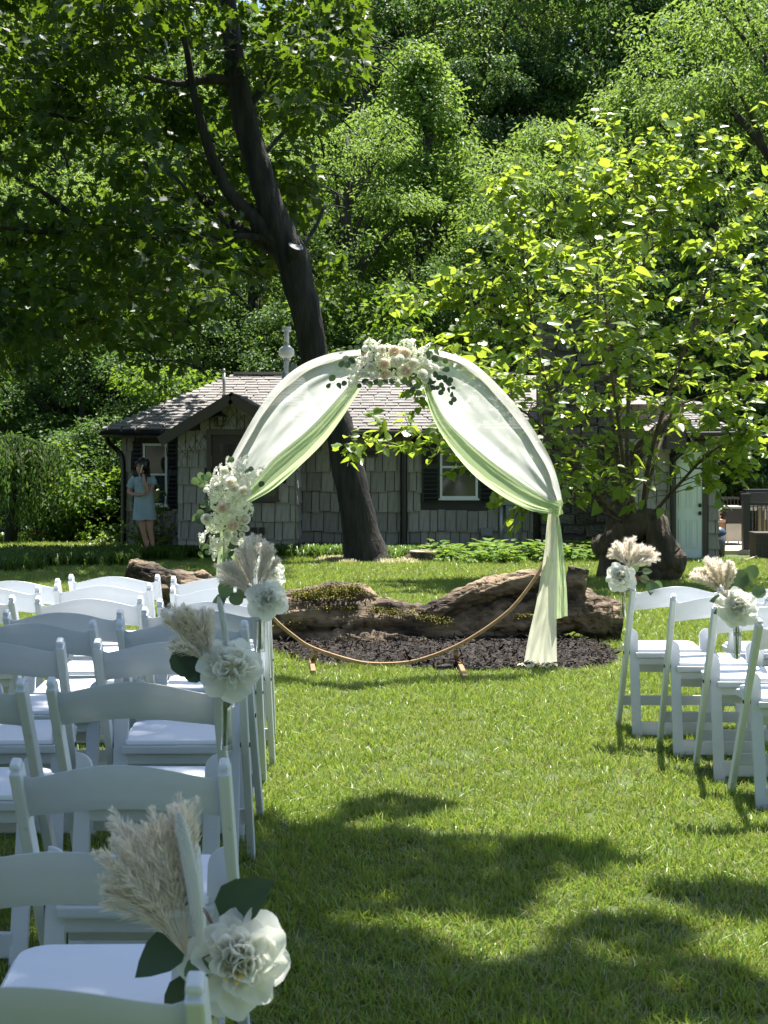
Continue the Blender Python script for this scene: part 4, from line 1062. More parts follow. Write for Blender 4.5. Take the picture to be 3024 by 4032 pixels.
# keep the fork and the main stem in view: push foliage in front of them back behind
front = cs[:, 1] < 22.8
pxx = cs[:, 0] / cs[:, 1] * F + CX; pyy = HY - (cs[:, 2] - CAMH) / cs[:, 1] * F
tx_ = np.interp(pyy, [0, 255, 470, 677, 830, 907, 1023, 1138, 1300], [898, 925, 965, 1023, 1069, 1098, 1152, 1180, 1221])
lx_ = np.interp(pyy, [210, 383, 510, 620, 756, 875, 960], [738, 766, 802, 834, 902, 1012, 1094])
hit = front & (((np.abs(pxx - tx_) < 170) & (pyy > 230)) | ((np.abs(pxx - lx_) < 130) & (pyy > 160) & (pyy < 980)))
cs[hit, 1] = rm.uniform(23.8, 26, hit.sum())
rad = rm.uniform(.42, .95, len(cs))
pos, tip, nr = clump_leaves(cs, rad, 64, rm, .45, .8, .55)
pxx = pos[:, 0] / pos[:, 1] * F + CX; pyy = HY - (pos[:, 2] - CAMH) / pos[:, 1] * F
ok = in_poly(pxx, pyy, [(x_ + (25 if x_ > 600 else -40), y_ + 60) for x_, y_ in region])
pos, tip, nr, pxx, pyy = pos[ok], tip[ok], nr[ok], pxx[ok], pyy[ok]
sz = rm.uniform(.11, .20, len(pos)); TM = leaf_T('maple')
seen = (pxx > 0) & (pyy > 0); near = np.argsort(np.where(seen, pos[:, 1], 99))[:300]
msk = np.ones(len(pos), bool); msk[near] = False
lp = pos - np.array(mo)
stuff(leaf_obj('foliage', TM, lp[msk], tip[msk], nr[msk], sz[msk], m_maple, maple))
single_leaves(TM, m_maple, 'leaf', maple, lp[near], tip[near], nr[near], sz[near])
# twigs carrying the clumps
b = MB()
for c_ in cs[::2]:
    p = Vector(c_); q = p + Vector((rm.uniform(.2, .9), rm.uniform(-.4, .4), rm.uniform(-.5, .1)))
    b.tube(catmull([q, (p + q) / 2 + Vector((0, 0, .08)), p - Vector((.4, 0, 0))], 3), [.018 * (1 - i / 8) for i in range(7)], 5)
stuff(into(b, maple, 'twigs', m_bark))

# ================================================================== MULBERRY
YB = 17.5
bp = lambda x_, y_, dy=0: at(x_, y_, YB + dy)
mul = thing('mulberry_tree', 'bright green mulberry sprouting from a thick bent old trunk', 'tree', bp(2520, 2270))
kb = YB / F
into(bark_tube([bp(2350, 2150, .6), bp(2440, 2130, .3), bp(2500, 2080, 0), bp(2570, 2060, -.1), bp(2600, 2130, -.2), bp(2640, 2200, -.25), bp(2690, 2200, -.3)], [q * kb for q in (40, 60, 66, 52, 56, 60, 40)], 18, .24, 6, 3), mul, 'bent_trunk', m_mulbark)
into(bark_tube([bp(2660, 2175, -.25), bp(2640, 2230, -.2), bp(2590, 2265, -.1), bp(2520, 2295, 0), bp(2460, 2310, .05)], [q * kb for q in (50, 58, 56, 58, 60)], 18, .24, 6, 8), mul, 'trunk_butt', m_mulbark)
into(bark_tube([bp(2420, 2320, .5), bp(2420, 2230, .5), bp(2430, 2130, .45), bp(2450, 1980, .5), bp(2490, 1820, .6), bp(2560, 1720, .7), bp(2640, 1640, .8)], [q * kb for q in (88, 68, 58, 50, 36, 24, 13)], 16, .2, 6, 5), mul, 'old_trunk', m_mulbark)
rb = np.random.default_rng(5); rp = random.Random(8)
tips = [(1335, 1760, -.9, 2000, 1730), (1480, 1690, -1.2, 2050, 1700), (1540, 1190, .4, 1800, 1560), (1700, 1180, .2, 1950, 1500), (1640, 1330, -.4, 1980, 1600), (1940, 700, .3, 2150, 1300), (2060, 680, 0, 2200, 1250), (2360, 450, .2, 2350, 1200), (2290, 680, -.5, 2330, 1250), (2500, 560, .6, 2420, 1200), (2700, 470, -.2, 2480, 1200), (2990, 490, .3, 2650, 1200), (3100, 760, .5, 2700, 1350), (2560, 830, -.9, 2460, 1300), (2120, 950, -1, 2260, 1400), (1800, 1420, -1.1, 2150, 1700), (2850, 900, -.7, 2600, 1400), (3120, 1150, -.3, 2750, 1500), (3150, 1500, .2, 2780, 1650), (2920, 1880, -.6, 2700, 1800), (3000, 1700, -1, 2720, 1700), (2050, 1160, .8, 2200, 1500), (1930, 900, .9, 2150, 1400), (2750, 1150, 1, 2600, 1450), (2400, 1000, 1, 2400, 1400), (2220, 1650, -1.3, 2330, 1800), (2640, 1560, -1.3, 2550, 1750), (2350, 1350, -1.4, 2400, 1650), (2080, 2000, -.8, 2280, 1900), (2300, 1900, -1.3, 2400, 1950), (2850, 1330, -1.2, 2620, 1550), (2000, 1500, -.6, 2200, 1700), (1750, 1080, .3, 1980, 1450), (2220, 560, .1, 2280, 1200), (2880, 600, .2, 2600, 1250), (2600, 640, 0, 2460, 1200), (1880, 1060, .2, 2080, 1450), (2990, 1200, -.2, 2680, 1500), (1600, 1560, .2, 1950, 1650), (2010, 820, .4, 2160, 1350), (2980, 1350, .6, 2700, 1550), (2560, 1900, -1.2, 2530, 1950), (2450, 720, .1, 2430, 1200), (2180, 830, -.2, 2250, 1300), (2800, 700, .4, 2560, 1250), (2680, 900, .5, 2520, 1300), (2080, 1330, -1.2, 2230, 1600), (2500, 1150, -1.3, 2450, 1500), (2740, 1480, .8, 2600, 1600), (2250, 1150, -.9, 2320, 1500), (2150, 1480, .9, 2280, 1700), (2960, 1000, .6, 2680, 1400), (1850, 1600, -.4, 2100, 1750), (2700, 1330, -.6, 2560, 1600), (2580, 1330, .3, 2500, 1600), (1830, 1300, .5, 2050, 1500), (1690, 1480, .3, 2000, 1620), (2380, 1580, .9, 2400, 1750)]
LP, LT, LN = [], [], []
tw = MB()
def leafy(path, t0, step, r):
    P = np.array(catmull(path, 6)); d = np.diff(P, axis=0); L_ = np.concatenate([[0], np.cumsum(np.linalg.norm(d, axis=1))])
    s = L_[-1] * t0; side = 1
    while s < L_[-1]:
        i = min(np.searchsorted(L_, s) - 1, len(d) - 1); i = max(i, 0); f = (s - L_[i]) / max(L_[i + 1] - L_[i], 1e-6)
        p = P[i] + d[i] * f; dd = d[i] / max(np.linalg.norm(d[i]), 1e-6)
        sd = np.cross(dd, [0, 0, 1.0]); sd = sd / max(np.linalg.norm(sd), 1e-6) if np.linalg.norm(sd) > .1 else r.normal(size=3)
        LP.append(p + r.normal(0, .015, 3)); LT.append(sd * side * r.uniform(.5, 1.1) + dd * .45 + np.array([0, 0, -.25]) + r.normal(0, .35, 3))
        LN.append(np.array([0, -.35, 1.0]) + r.normal(0, .45, 3)); side = -side; s += step * r.uniform(.6, 1.4)
prim = [([(2470, 2040, 0), (2440, 1850, 0), (2400, 1600, .1), (2360, 1300, .2), (2350, 1000, .3)], .042), ([(2500, 2040, 0), (2470, 1800, .3), (2480, 1500, .7), (2520, 1150, .8), (2560, 850, .7)], .040),
        ([(2450, 2050, 0), (2350, 1950, -.3), (2230, 1800, -.7), (2100, 1650, -1), (1950, 1550, -.9)], .034), ([(2460, 2040, .1), (2300, 1850, .5), (2180, 1600, .9), (2100, 1300, 1), (2060, 1000, .7)], .036),
        ([(2530, 2040, 0), (2560, 1800, -.3), (2650, 1500, -.6), (2760, 1200, -.4), (2840, 950, -.2)], .036), ([(2540, 2060, 0), (2680, 1900, -.5), (2800, 1780, -1), (2950, 1700, -1.3)], .026), ([(2460, 2060, 0), (2250, 1960, -.6), (2080, 1880, -1)], .024),
        ([(2480, 2040, .1), (2440, 1700, -.6), (2400, 1400, -1.3), (2380, 1150, -1.5)], .030), ([(2520, 2050, .1), (2600, 1750, .6), (2700, 1500, 1.2), (2900, 1250, 1.2)], .030)]
PP = []
for pth, r0 in prim:
    P = catmull([bp(*q) for q in pth], 7); k_ = len(P)
    into(MB().tube(P, [r0 * (1 - .75 * i / (k_ - 1)) for i in range(k_)], 8), mul, 'stem', m_twig)
    PP += [(p, r0 * (1 - .75 * i / (k_ - 1))) for i, p in enumerate(P) if i > k_ * .22]
for (tx, ty, dy, mx, my) in tips:
    dy = dy * 1.55; e = bp(tx, ty, dy); b0, r0 = min(PP, key=lambda q: (q[0] - e).length + .9 * max(0, q[0].z - e.z + .3)); d0 = e - b0; m1 = b0 + d0 * .33 + Vector((0, 0, .05 * d0.length)); m2 = b0 + d0 * .68 + Vector((rp.uniform(-.08, .08), rp.uniform(-.1, .1), .06 * d0.length))
    path = [b0, m1, m2, e]
    P = catmull(path, 8); k_ = len(P); r0 = min(r0 * .8, .008 + .009 * d0.length)
    into(MB().tube(P, [r0 * (1 - .88 * i / (k_ - 1)) for i in range(k_)], 6), mul, 'branch', m_twig)
    leafy(path, .3, .075, rb)
    L_ = sum((P[i + 1] - P[i]).length for i in range(k_ - 1)); nt = 5 + int(L_ * 8)
    for q in range(nt):
        t = rp.uniform(.15, .98); i = int(t * (k_ - 1)); p = P[i]; d = (P[min(i + 1, k_ - 1)] - P[max(i - 1, 0)]).normalized()
        sd = Vector((rp.uniform(-1, 1), rp.uniform(-1, 1), rp.uniform(-.5, .7))); sd = (sd - d * sd.dot(d)).normalized()
        ln = rp.uniform(.22, .62) * (1.15 - .5 * t); ed = p + (d * .55 + sd * .85) * ln + Vector((0, 0, -.04))
        pp = [p, (p + ed) / 2 + Vector((0, 0, .03)), ed]; tw.tube(catmull(pp, 3), [.006 - .0006 * i_ for i_ in range(7)], 4, cap=False)
        leafy(pp, .25, .062, rb)
for p, r0 in PP:
    for q in range(2):
        sd = Vector((rp.uniform(-1, 1), rp.uniform(-1, 1), rp.uniform(-.3, .5))).normalized(); ln = rp.uniform(.35, .95); ed = p + sd * ln
        pp = [p, (p + ed) / 2 + Vector((0, 0, .05)), ed]; tw.tube(catmull(pp, 3), [.008 - .0009 * i_ for i_ in range(7)], 4, cap=False); leafy(pp, .3, .066, rb)
stuff(into(tw, mul, 'twigs', m_twig))
LP, LT, LN = np.array(LP), norm(np.array(LT)), norm(np.array(LN)); sz = rb.uniform(.085, .155, len(LP)) * np.where(rb.uniform(size=len(LP)) < .12, 1.35, 1)
pxx = LP[:, 0] / LP[:, 1] * F + CX; pyy = HY - (LP[:, 2] - CAMH) / LP[:, 1] * F
ok = ~((pyy > 2060) & (pxx > 2300)); ok &= ~((pyy > 1520) & (pxx > 2020) & (pxx < 2760) & (rb.uniform(size=len(pxx)) < .55)); ok &= ~((pyy > 1050) & (pyy <= 1520) & (rb.uniform(size=len(pxx)) < .15)); LP, LT, LN, sz, pxx, pyy = LP[ok], LT[ok], LN[ok], sz[ok], pxx[ok], pyy[ok]
key = np.where((pxx > 0) & (pxx < 3024) & (pyy > 0), LP[:, 1] - sz * 20, 99); near = np.argsort(key)[:300]; msk = np.ones(len(LP), bool); msk[near] = False
TB = leaf_T('mulb'); lo_ = LP - np.array(mul.location)
nvv = rb.integers(0, 3, len(LP))
for q, T2 in enumerate((TB, leaf_T('mulb', .5), leaf_T('lobed', -.4))):
    k_ = msk & (nvv == q); stuff(leaf_obj('foliage', T2, lo_[k_], LT[k_], LN[k_], sz[k_], m_mulb, mul))
single_leaves(TB, m_mulb, 'leaf', mul, lo_[near], LT[near], LN[near], sz[near])
print('maple leaves', len(pos), 'mulberry leaves', len(LP))
# ================================================================== COTTAGE
cot = thing('cottage', 'low grey shake cottage with brown shingle roof and a gabled porch', 'house', (-1, 24.5, -.35))
co = Vector(cot.location)
def cpart(b, name, mat, parent=cot, smooth=False, bevel=0):
    b.v = [tuple(Vector(v) - co) for v in b.v]; return b.obj(name, mat, parent, smooth, bevel)
def rect(x0, y0, x1, y1, Y, th=.03, mb=None, dy=0):
    """a board covering the pixel rectangle at depth Y, standing th proud"""
    b = mb or MB(); p, q = at(x0, y0, Y), at(x1, y1, Y)
    b.b2((p.x, Y - th + dy, q.z), (q.x, Y + dy, p.z)); return b
# shakes: one tapering board, shared
b = MB(); b.add([(-.5, -.045, 0), (.5, -.045, 0), (.5, 0, 0), (-.5, 0, 0), (-.5, -.010, 1), (.5, -.010, 1), (.5, 0, 1), (-.5, 0, 1)], [(3, 2, 1, 0), (4, 5, 6, 7), (0, 1, 5, 4), (1, 2, 6, 5), (2, 3, 7, 6), (3, 0, 4, 7)])
SHK = b.mesh('shake', m_shake)
rs = random.Random(3)
def shakes(parent, org, x0, x1, Y, z0, z1, row, holes, clip=None, normal=0):
    n = max(1, round((z1 - z0) / row)); h = (z1 - z0) / n
    for j in range(n):
        z = z0 + j * h; x = x0 + (-.08 if j % 2 else 0) - rs.uniform(0, .05)
        while x < x1 - .02:
            w_ = rs.choice((.13, .16, .19, .22, .25)); a0, a1 = max(x, x0), min(x + w_, x1); x += w_
            if a1 - a0 < .03: continue
            c_ = ((a0 + a1) / 2, z + h / 2)
            if any(hx0 < c_[0] < hx1 and hz0 < c_[1] < hz1 for hx0, hz0, hx1, hz1 in holes): continue
            if clip and not clip(c_[0], z + h * .6): continue
            dz = rs.uniform(-.018, .018)
            if normal == 0: o = link('shake', SHK, parent, Vector(((a0 + a1) / 2, Y, z + dz)) - org, None, (a1 - a0 - .012, 1, h + .02))
            else:
                o = link('shake', SHK, parent, Vector((Y, (a0 + a1) / 2, z + dz)) - org, (0, 0, math.pi / 2), (a1 - a0 - .007, 1, h + .02))
YW = 24.5
wx = lambda px, Y=YW: (px - CX) / F * Y
wz = lambda py, Y=YW: CAMH - (py - HY) / F * Y
zb, zt_ = -.45, wz(1700)
b = MB(); b.b2((wx(478), YW, zb), (wx(2130), YW + 5, zt_)); wallm = cpart(b, 'front_wall', m_wall)
def hole(x0, y0, x1, y1, Y=YW): return (wx(x0, Y), wz(y1, Y), wx(x1, Y), wz(y0, Y))
shakes(wallm, co, wx(478), wx(735), YW - .001, zb + .1, zt_, .335, [hole(523, 1736, 699, 2004)])
shakes(wallm, co, wx(1150), wx(2100), YW - .001, zb + .1, zt_, .335, [hole(1660, 1700, 1954, 1978)])
cpart(rect(2100, 1700, 2130, 2180, YW, .05), 'corner_board', m_black)
# porch
YP = 23.3
px0, px1 = wx(700, YP), wx(1163, YP); za = wz(1560, YP); ze = wz(1715, YP); xa = wx(912, YP)
b = MB(); b.add([(px0, YP, zb), (px1, YP, zb), (px1, YP, ze), (xa, YP, za), (px0, YP, ze), (px0, YW, zb), (px1, YW, zb), (px1, YW, ze), (xa, YW, za), (px0, YW, ze)],
      [(0, 1, 2, 3, 4), (1, 6, 7, 2), (5, 0, 4, 9), (2, 7, 8, 3), (3, 8, 9, 4)])
pw = cpart(b, 'porch_wall', m_wall)
def under(x, z):
    t = (x - px0) / (xa - px0) if x < xa else (px1 - x) / (px1 - xa)
    return z < ze + (za - ze) * t + .02
shakes(pw, co, px0, px1, YP - .001, zb + .1, za, .30, [hole(815, 1690, 985, 2300, YP), hole(1000, 1770, 1100, 1970, YP)], under)
shakes(pw, co, YP, YW - .02, px1 + .001, zb + .1, ze, .30, [], None, 1)
# main roof: front slope with a hip at the left
YE, YR = 24.05, 27.0
zE, zR = wz(1692, YE), wz(1478, YR)
eL, eR, rL, rR = wx(402, YE), wx(2135, YE), wx(925, YR), wx(2060, YR)
b = MB(); b.add([(eL, YE, zE), (eR, YE, zE), (rR + .3, YR, zR), (rL, YR, zR), (eL, 2 * YR - YE, zE), (eR, 2 * YR - YE, zE)], [(0, 1, 2, 3), (0, 3, 4), (3, 2, 5, 4), (1, 5, 2), (0, 4, 5, 1)])
roof = cpart(b, 'roof', m_shingle2)
SHI = MB().box((0, 0, 0), (1, 1, 1)).mesh('shingle', m_shingle)
def roof_tiles(parent, org, fn, rows, n_single, tabw, seed, budget):
    """fn(row fraction) -> (left point, right point) of that course; first courses single objects, rest joined"""
    r = random.Random(seed); rest = MB()
    for j in range(rows):
        A0, B0 = fn(j / rows); A1, B1 = fn((j + 1) / rows)
        A0, B0, A1 = Vector(A0), Vector(B0), Vector(A1); wv = (B0 - A0); L_ = wv.length; ux = wv / L_
        up = (A1 - A0); up = up - ux * up.dot(ux); ul = up.length; up = up / ul; nn = ux.cross(up)
        if nn.z < 0: nn = -nn
        x = -r.uniform(0, tabw)
        while x < L_:
            a0, a1 = max(0, x), min(L_, x + tabw); x += tabw * r.uniform(.9, 1.1)
            if a1 - a0 < .02: continue
            th = r.uniform(.012, .022); c_ = A0 + ux * (a0 + a1) / 2 + up * (ul * .5 - .01) + nn * (th / 2 + .006)
            upt = (up - nn * .012 / ul * 1.2).normalized(); nt_ = ux.cross(upt); nt_ = nt_ if nt_.z > 0 else -nt_
            mt = Matrix(((ux.x * (a1 - a0 - .010), upt.x * (ul + .02), nt_.x * th, c_.x - org.x), (ux.y * (a1 - a0 - .010), upt.y * (ul + .02), nt_.y * th, c_.y - org.y), (ux.z * (a1 - a0 - .010), upt.z * (ul + .02), nt_.z * th, c_.z - org.z), (0, 0, 0, 1)))
            if budget[0] > 0:
                budget[0] -= 1
                o = bpy.data.objects.new('shingle', SHI); C.objects.link(o); o.parent = parent; o.matrix_local = mt
            else:
                rest.add([mt @ Vector((sx / 2, sy / 2, sz_ / 2)) for sz_ in (-1, 1) for sx, sy in ((-1, -1), (1, -1), (1, 1), (-1, 1))], [(3, 2, 1, 0), (4, 5, 6, 7), (0, 1, 5, 4), (1, 2, 6, 5), (2, 3, 7, 6), (3, 0, 4, 7)])
    if rest.v: stuff(rest.obj('shingles', m_shingle2, parent))
def lerp3(a, b_, t): return tuple(a[i] * (1 - t) + b_[i] * t for i in range(3))
# porch roof slopes
zra, zrl = wz(1546, 23.0), wz(1713, 23.0)
xr, xl, xrr = wx(908, 23.0), wx(636, 23.0), wx(1185, 23.0)
yb_ = 25.75
bud = [290]
b = MB(); t_ = .05
b.add([(xl, 23.0, zrl), (xr, 23.0, zra), (xrr, 23.0, zrl + .03), (xl, 24.2, zrl), (xr, yb_, zra), (xrr, 24.2, zrl + .03)], [(0, 1, 4, 3), (1, 2, 5, 4)])
proof = cpart(b, 'porch_roof', m_shingle2)
roof_tiles(roof, co, lambda t: (lerp3((eL, YE, zE), (rL, YR, zR), t), lerp3((eR, YE, zE), (rR, YR, zR), t)), 20, 0, .22, 5, bud)
bud2 = [300]
roof_tiles(proof, co, lambda t: (lerp3((xr, 23.0, zra), (xrr, 23.0, zrl + .03), 1 - t), lerp3((xr, yb_, zra), (xrr, 24.3, zrl + .03), 1 - t)), 8, 0, .24, 6, bud2)
b = MB()
for (A_, B_) in (((xl - .03, 22.98, zrl - .02), (xr, 22.98, zra - .01)), ((xr, 22.98, zra - .01), (xrr + .03, 22.98, zrl + .01))):
    A_, B_ = Vector(A_), Vector(B_); d = B_ - A_; q = Matrix.Rotation(-math.atan2(d.z, d.x), 3, 'Y')
    b.box((A_ + B_) / 2 - Vector((0, 0, .085)), (d.length, .04, .17), q)
cpart(b, 'rake_board', m_trim)
b = MB()
for (A_, B_) in (((xl, 23.15, zrl - .03), (xr, 23.15, zra - .03)), ((xr, 23.15, zra - .03), (xrr, 23.15, zrl)) ):
    A_, B_ = Vector(A_), Vector(B_); d = B_ - A_; q = Matrix.Rotation(-math.atan2(d.z, d.x), 3, 'Y')
    b.box((A_ + B_) / 2 - Vector((0, 0, .03)), (d.length, .30, .02), q)
cpart(b, 'soffit', m_trim)
b = MB(); b.b2((rL - .02, YR - .12, zR + .01), (rR, YR + .1, zR + .06)); cpart(b, 'ridge_cap', m_shingle2)
# fascia, gutter, downspouts
for x0, x1 in ((eL, xl + .02), (xrr + .01, eR - .1)):
    b = MB(); b.b2((x0, YE + .02, zE - .12), (x1, YE + .05, zE - .004)); cpart(b, 'fascia', m_trim)
    b = MB(); b.tube([(x0 - .02, YE - .03, zE - .055), (x1, YE - .03, zE - .055)], .045, 8); cpart(b, 'gutter', m_black)
    b = MB(); b.b2((x0, YE + .03, zE - .13), (x1, YW, zE - .11)); cpart(b, 'soffit', m_trim)
def spout(pts, r=.045, Y=24.2):
    b = MB(); b.tube(catmull([at(x_, y_, Y + (p[0] if p else 0)) for x_, y_, *p in pts], 5), r, 8); cpart(b, 'downspout', m_black, smooth=True)
spout([(422, 1712, -.1), (425, 1740, 0), (448, 1762, .2), (472, 1785, .25), (484, 1830, .25), (486, 2000, .25), (486, 2172, .25)])
spout([(1632, 1712, -.1), (1632, 1735, 0), (1616, 1755, .15), (1594, 1772, .22), (1590, 1810, .22), (1590, 2000, .22), (1590, 2178, .2), (1600, 2190, .05)], .062)
# windows and shutters
def shutter(x0, y0, x1, y1, Y=YW):
    f = cpart(rect(x0, y0, x1, y1, Y - .03, .03), 'shutter', m_shutter)
    b = MB(); p, q = at(x0, y0, Y), at(x1, y1, Y); n = 16
    for k_ in range(n):
        z = q.z + (p.z - q.z) * (k_ + .5) / n
        if abs(k_ - n / 2) > .6: b.box(((p.x + q.x) / 2, Y - .068, z), ((q.x - p.x) * .78, .02, (p.z - q.z) / n * .7), Matrix.Rotation(.5, 3, 'X'))
    o = stuff(cpart(b, 'louvers', m_shutter, f))
def window(x0, y0, x1, y1, fr=9, Y=YW, rail=True, mat=m_winwhite, sill=True):
    b = MB()
    for r_2 in ((x0, y0, x0 + fr, y1), (x1 - fr, y0, x1, y1), (x0 + fr, y0, x1 - fr, y0 + fr), (x0 + fr, y1 - fr, x1 - fr, y1)): rect(*r_2, Y - .02, .05, b)
    if rail: rect(x0 + fr, (y0 + y1) / 2 - 4, x1 - fr, (y0 + y1) / 2 + 4, Y - .018, .03, b)
    f = cpart(b, 'window', mat)
    cpart(rect(x0 + fr, y0 + fr, x1 - fr, y1 - fr, Y - .024, .01), 'pane', m_glass, f)
    if sill: cpart(rect(x0 - 5, y1, x1 + 5, y1 + 7, Y - .01, .08), 'sill', mat, f)
window(564, 1746, 660, 1990); shutter(523, 1736, 562, 2004); shutter(662, 1736, 699, 2004)
window(1732, 1715, 1881, 1962); shutter(1660, 1712, 1729, 1976); shutter(1886, 1712, 1954, 1976)
window(1000, 1775, 1098, 1968, 12, YP, True, m_trim)
b = MB()
for r_2 in ((815, 1690, 833, 2190), (962, 1690, 982, 2190), (833, 1690, 962, 1712)): rect(*r_2, YP - .01, .06, b)
cpart(b, 'door_frame', m_trim)
door = cpart(rect(833, 1712, 962, 2190, YP - .004, .02), 'door', m_doordark)
for k_ in range(3): cpart(rect(868 + k_ * 27, 1748, 890 + k_ * 27, 1796, YP - .026, .006), 'pane', m_glass, door)
# things fixed to the wall and roof
def fixture(name, label, cat, parts, group=None):
    o0 = None
    for nm, b, m_ in parts:
        pass
    c_ = Vector(parts[0][1].v[0]); t = thing(name, label, cat, c_, group=group)
    for nm, b, m_ in parts:
        b.v = [tuple(Vector(v) - c_) for v in b.v]; b.obj(nm, m_, t, smooth=(nm in ('pipe', 'fan_housing', 'cap', 'bulb')))
    return t
YV = 25.4
def vpipe(px, y0, y1, r, Y=YV):
    b = MB(); p, q = at(px, y0, Y), at(px, y1, Y); b.tube([q, p], r, 12); return b
P = at(1128, 1385, YV); k_ = YV / F; b2_ = MB(); b2_.lathe([(10 * k_, -26 * k_), (20 * k_, -22 * k_), (31 * k_, -14 * k_), (31 * k_, 2 * k_), (27 * k_, 12 * k_), (14 * k_, 22 * k_), (10 * k_, 26 * k_)], 18, P)
b3_ = MB(); b3_.tube([at(1110, 1296, YV), at(1146, 1296, YV)], 10 * k_, 12)
b4_ = MB(); b4_.tube([at(1128, 1362, YV), at(1128, 1350, YV)], 12.5 * k_, 12); b4_.tube([at(1128, 1420, YV), at(1128, 1408, YV)], 12.5 * k_, 12)
b5_ = MB(); c_ = at(1156, 1450, YV - .02); b5_.box(c_, (.10, .07, .17)); b5_.tube([at(1156, 1468, YV), at(1150, 1485, YV), at(1138, 1492, YV)], .012, 6)
fixture('radon_vent', 'white fan vent pipe with a round housing rising above the cottage roof', 'vent pipe', [('pipe', vpipe(1128, 1412, 1530, 10.5 * k_), m_pvc), ('fan_housing', b2_, m_pvc), ('pipe', vpipe(1128, 1300, 1362, 10 * k_), m_pvc), ('cap', b3_, m_pvc), ('coupling', b4_, m_galv), ('switch_box', b5_, m_greybox)])
fixture('vent_pipe', 'thin grey vent pipe on the left of the cottage roof', 'vent pipe', [('pipe', vpipe(882, 1468, 1560, 6 * k_), m_galv), ('cap', vpipe(882, 1452, 1469, 4.5 * k_), m_galv)])
fixture('vent_pipe', 'short grey vent pipe in front of the white fan vent', 'vent pipe', [('pipe', vpipe(1119, 1470, 1540, 10 * k_, 25.2), m_galv), ('cap', vpipe(1119, 1459, 1471, 7 * k_, 25.2), m_galv)])
YF = YW - .05
fixture('meter_box', 'grey meter box with conduit between the cottage window and the arch', 'meter box', [('box', rect(1990, 1990, 2018, 2034, YF, .09), m_greybox), ('box', rect(1945, 1960, 2040, 1988, YF, .10), m_greybox), ('pipe', vpipe(1974, 1988, 2160, .032, YF - .03), m_galv), ('pipe', vpipe(2046, 1988, 2140, .014, YF - .02), m_galv)])
fixture('junction_box', 'small grey junction box low on the cottage wall', 'box', [('box', rect(1893, 2078, 1938, 2108, YF, .08), m_greybox)])
fixture('wall_vent', 'brown louvred vent high on the cottage wall beside the maple trunk', 'vent', [('box', rect(1418, 1756, 1488, 1800, YF, .03), m_trim), ('hood', rect(1424, 1762, 1482, 1774, YF - .04, .10), m_trim), ('damper', rect(1428, 1780, 1478, 1792, YF - .032, .02), m_shutter)])
fixture('outlet_box', 'pair of dark outlet boxes low on the porch wall behind the flowers', 'box', [('box', rect(990, 2076, 1012, 2106, YP - .03, .05), m_black), ('box', rect(1022, 2076, 1042, 2106, YP - .03, .05), m_black)])
lb = [('back_plate', rect(858, 1625, 876, 1660, YP - .03, .03), m_black)]
c_ = at(866, 1650, YP - .18); b = MB(); b.lathe([(.005, .13), (.05, .10), (.13, .05), (.13, .035), (.02, .05)], 6, c_); lb.append(('roof', b, m_black))
b = MB()
for q in range(6): a_ = q * math.pi / 3; b.tube([c_ + Vector((.10 * math.cos(a_), .10 * math.sin(a_), .04)), c_ + Vector((.075 * math.cos(a_), .075 * math.sin(a_), -.12))], .009, 4)
for zz_ in (-.12, -.04): b.lathe([(.092 + zz_ * .12, zz_), (.10 + zz_ * .12, zz_), (.10 + zz_ * .12, zz_ + .014), (.092 + zz_ * .12, zz_ + .014)], 6, c_)
lb.append(('frame', b, m_black)); b = MB(); b.lathe([(.001, -.11), (.055, -.11), (.07, .03), (.001, .03)], 10, c_); lb.append(('glass', b, m_glass))
fixture('porch_lantern', 'black caged lantern under the porch gable', 'lantern', lb)
# net lights under the gable and eave
nl = thing('light_net', 'dark net of unlit string lights hung under the porch gable', 'string lights', (xa, YP - .05, ze)); b = MB(); no_ = Vector(nl.location)
rn = random.Random(2)
def netrow(x0, x1, top, depth, cell):
    nx_ = int((x1 - x0) / cell)
    for q in range(nx_):
        x_ = x0 + q * cell; zt2 = top(x_)
        for d0 in (0, 1, 2):
            if d0 * .11 > depth: break
            a_ = Vector((x_ + (cell / 2 if d0 % 2 else 0), YP - .06, zt2 - .10 * d0 - rn.uniform(0, .02))); c2_ = a_ + Vector((cell / 2, 0, -.10 + rn.uniform(-.02, .02))); e2_ = a_ + Vector((-cell / 2, 0, -.10 + rn.uniform(-.02, .02)))
            b.tube([a_, c2_], .0035, 3, False); b.tube([a_, e2_], .0035, 3, False); b.tube([c2_, c2_ + Vector((0, 0, -.035))], .006, 4)
netrow(px0 + .02, px1, lambda x_: (ze + (za - ze) * ((x_ - px0) / (xa - px0) if x_ < xa else (px1 - x_) / (px1 - xa)) - .16), .3, .12)
b.v = [tuple(Vector(v) - no_) for v in b.v]; b.obj('wire', m_wire, nl)
ic = thing('icicle_lights', 'tangled string lights along the left eave and shutter of the cottage', 'string lights', (wx(560), 23.95, zE - .1)); b = MB(); io = Vector(ic.location)
for x_ in np.arange(eL + .25, xl, .09):
    b.tube([(x_, 24.0, zE - .10), (x_ + rn.uniform(-.03, .03), 24.0, zE - .16 - rn.uniform(0, .14))], .006, 3)
p_ = [at(655, 1760, 24.0), at(660, 1800, 24.0), at(690, 1815, 24.0), at(662, 1830, 24.0), at(700, 1806, 24.0), at(672, 1850, 24.0), at(655, 1985, 24.0)]
b.tube(catmull(p_, 4), .008, 4); b.v = [tuple(Vector(v) - io) for v in b.v]; b.obj('wire', m_wire, ic)

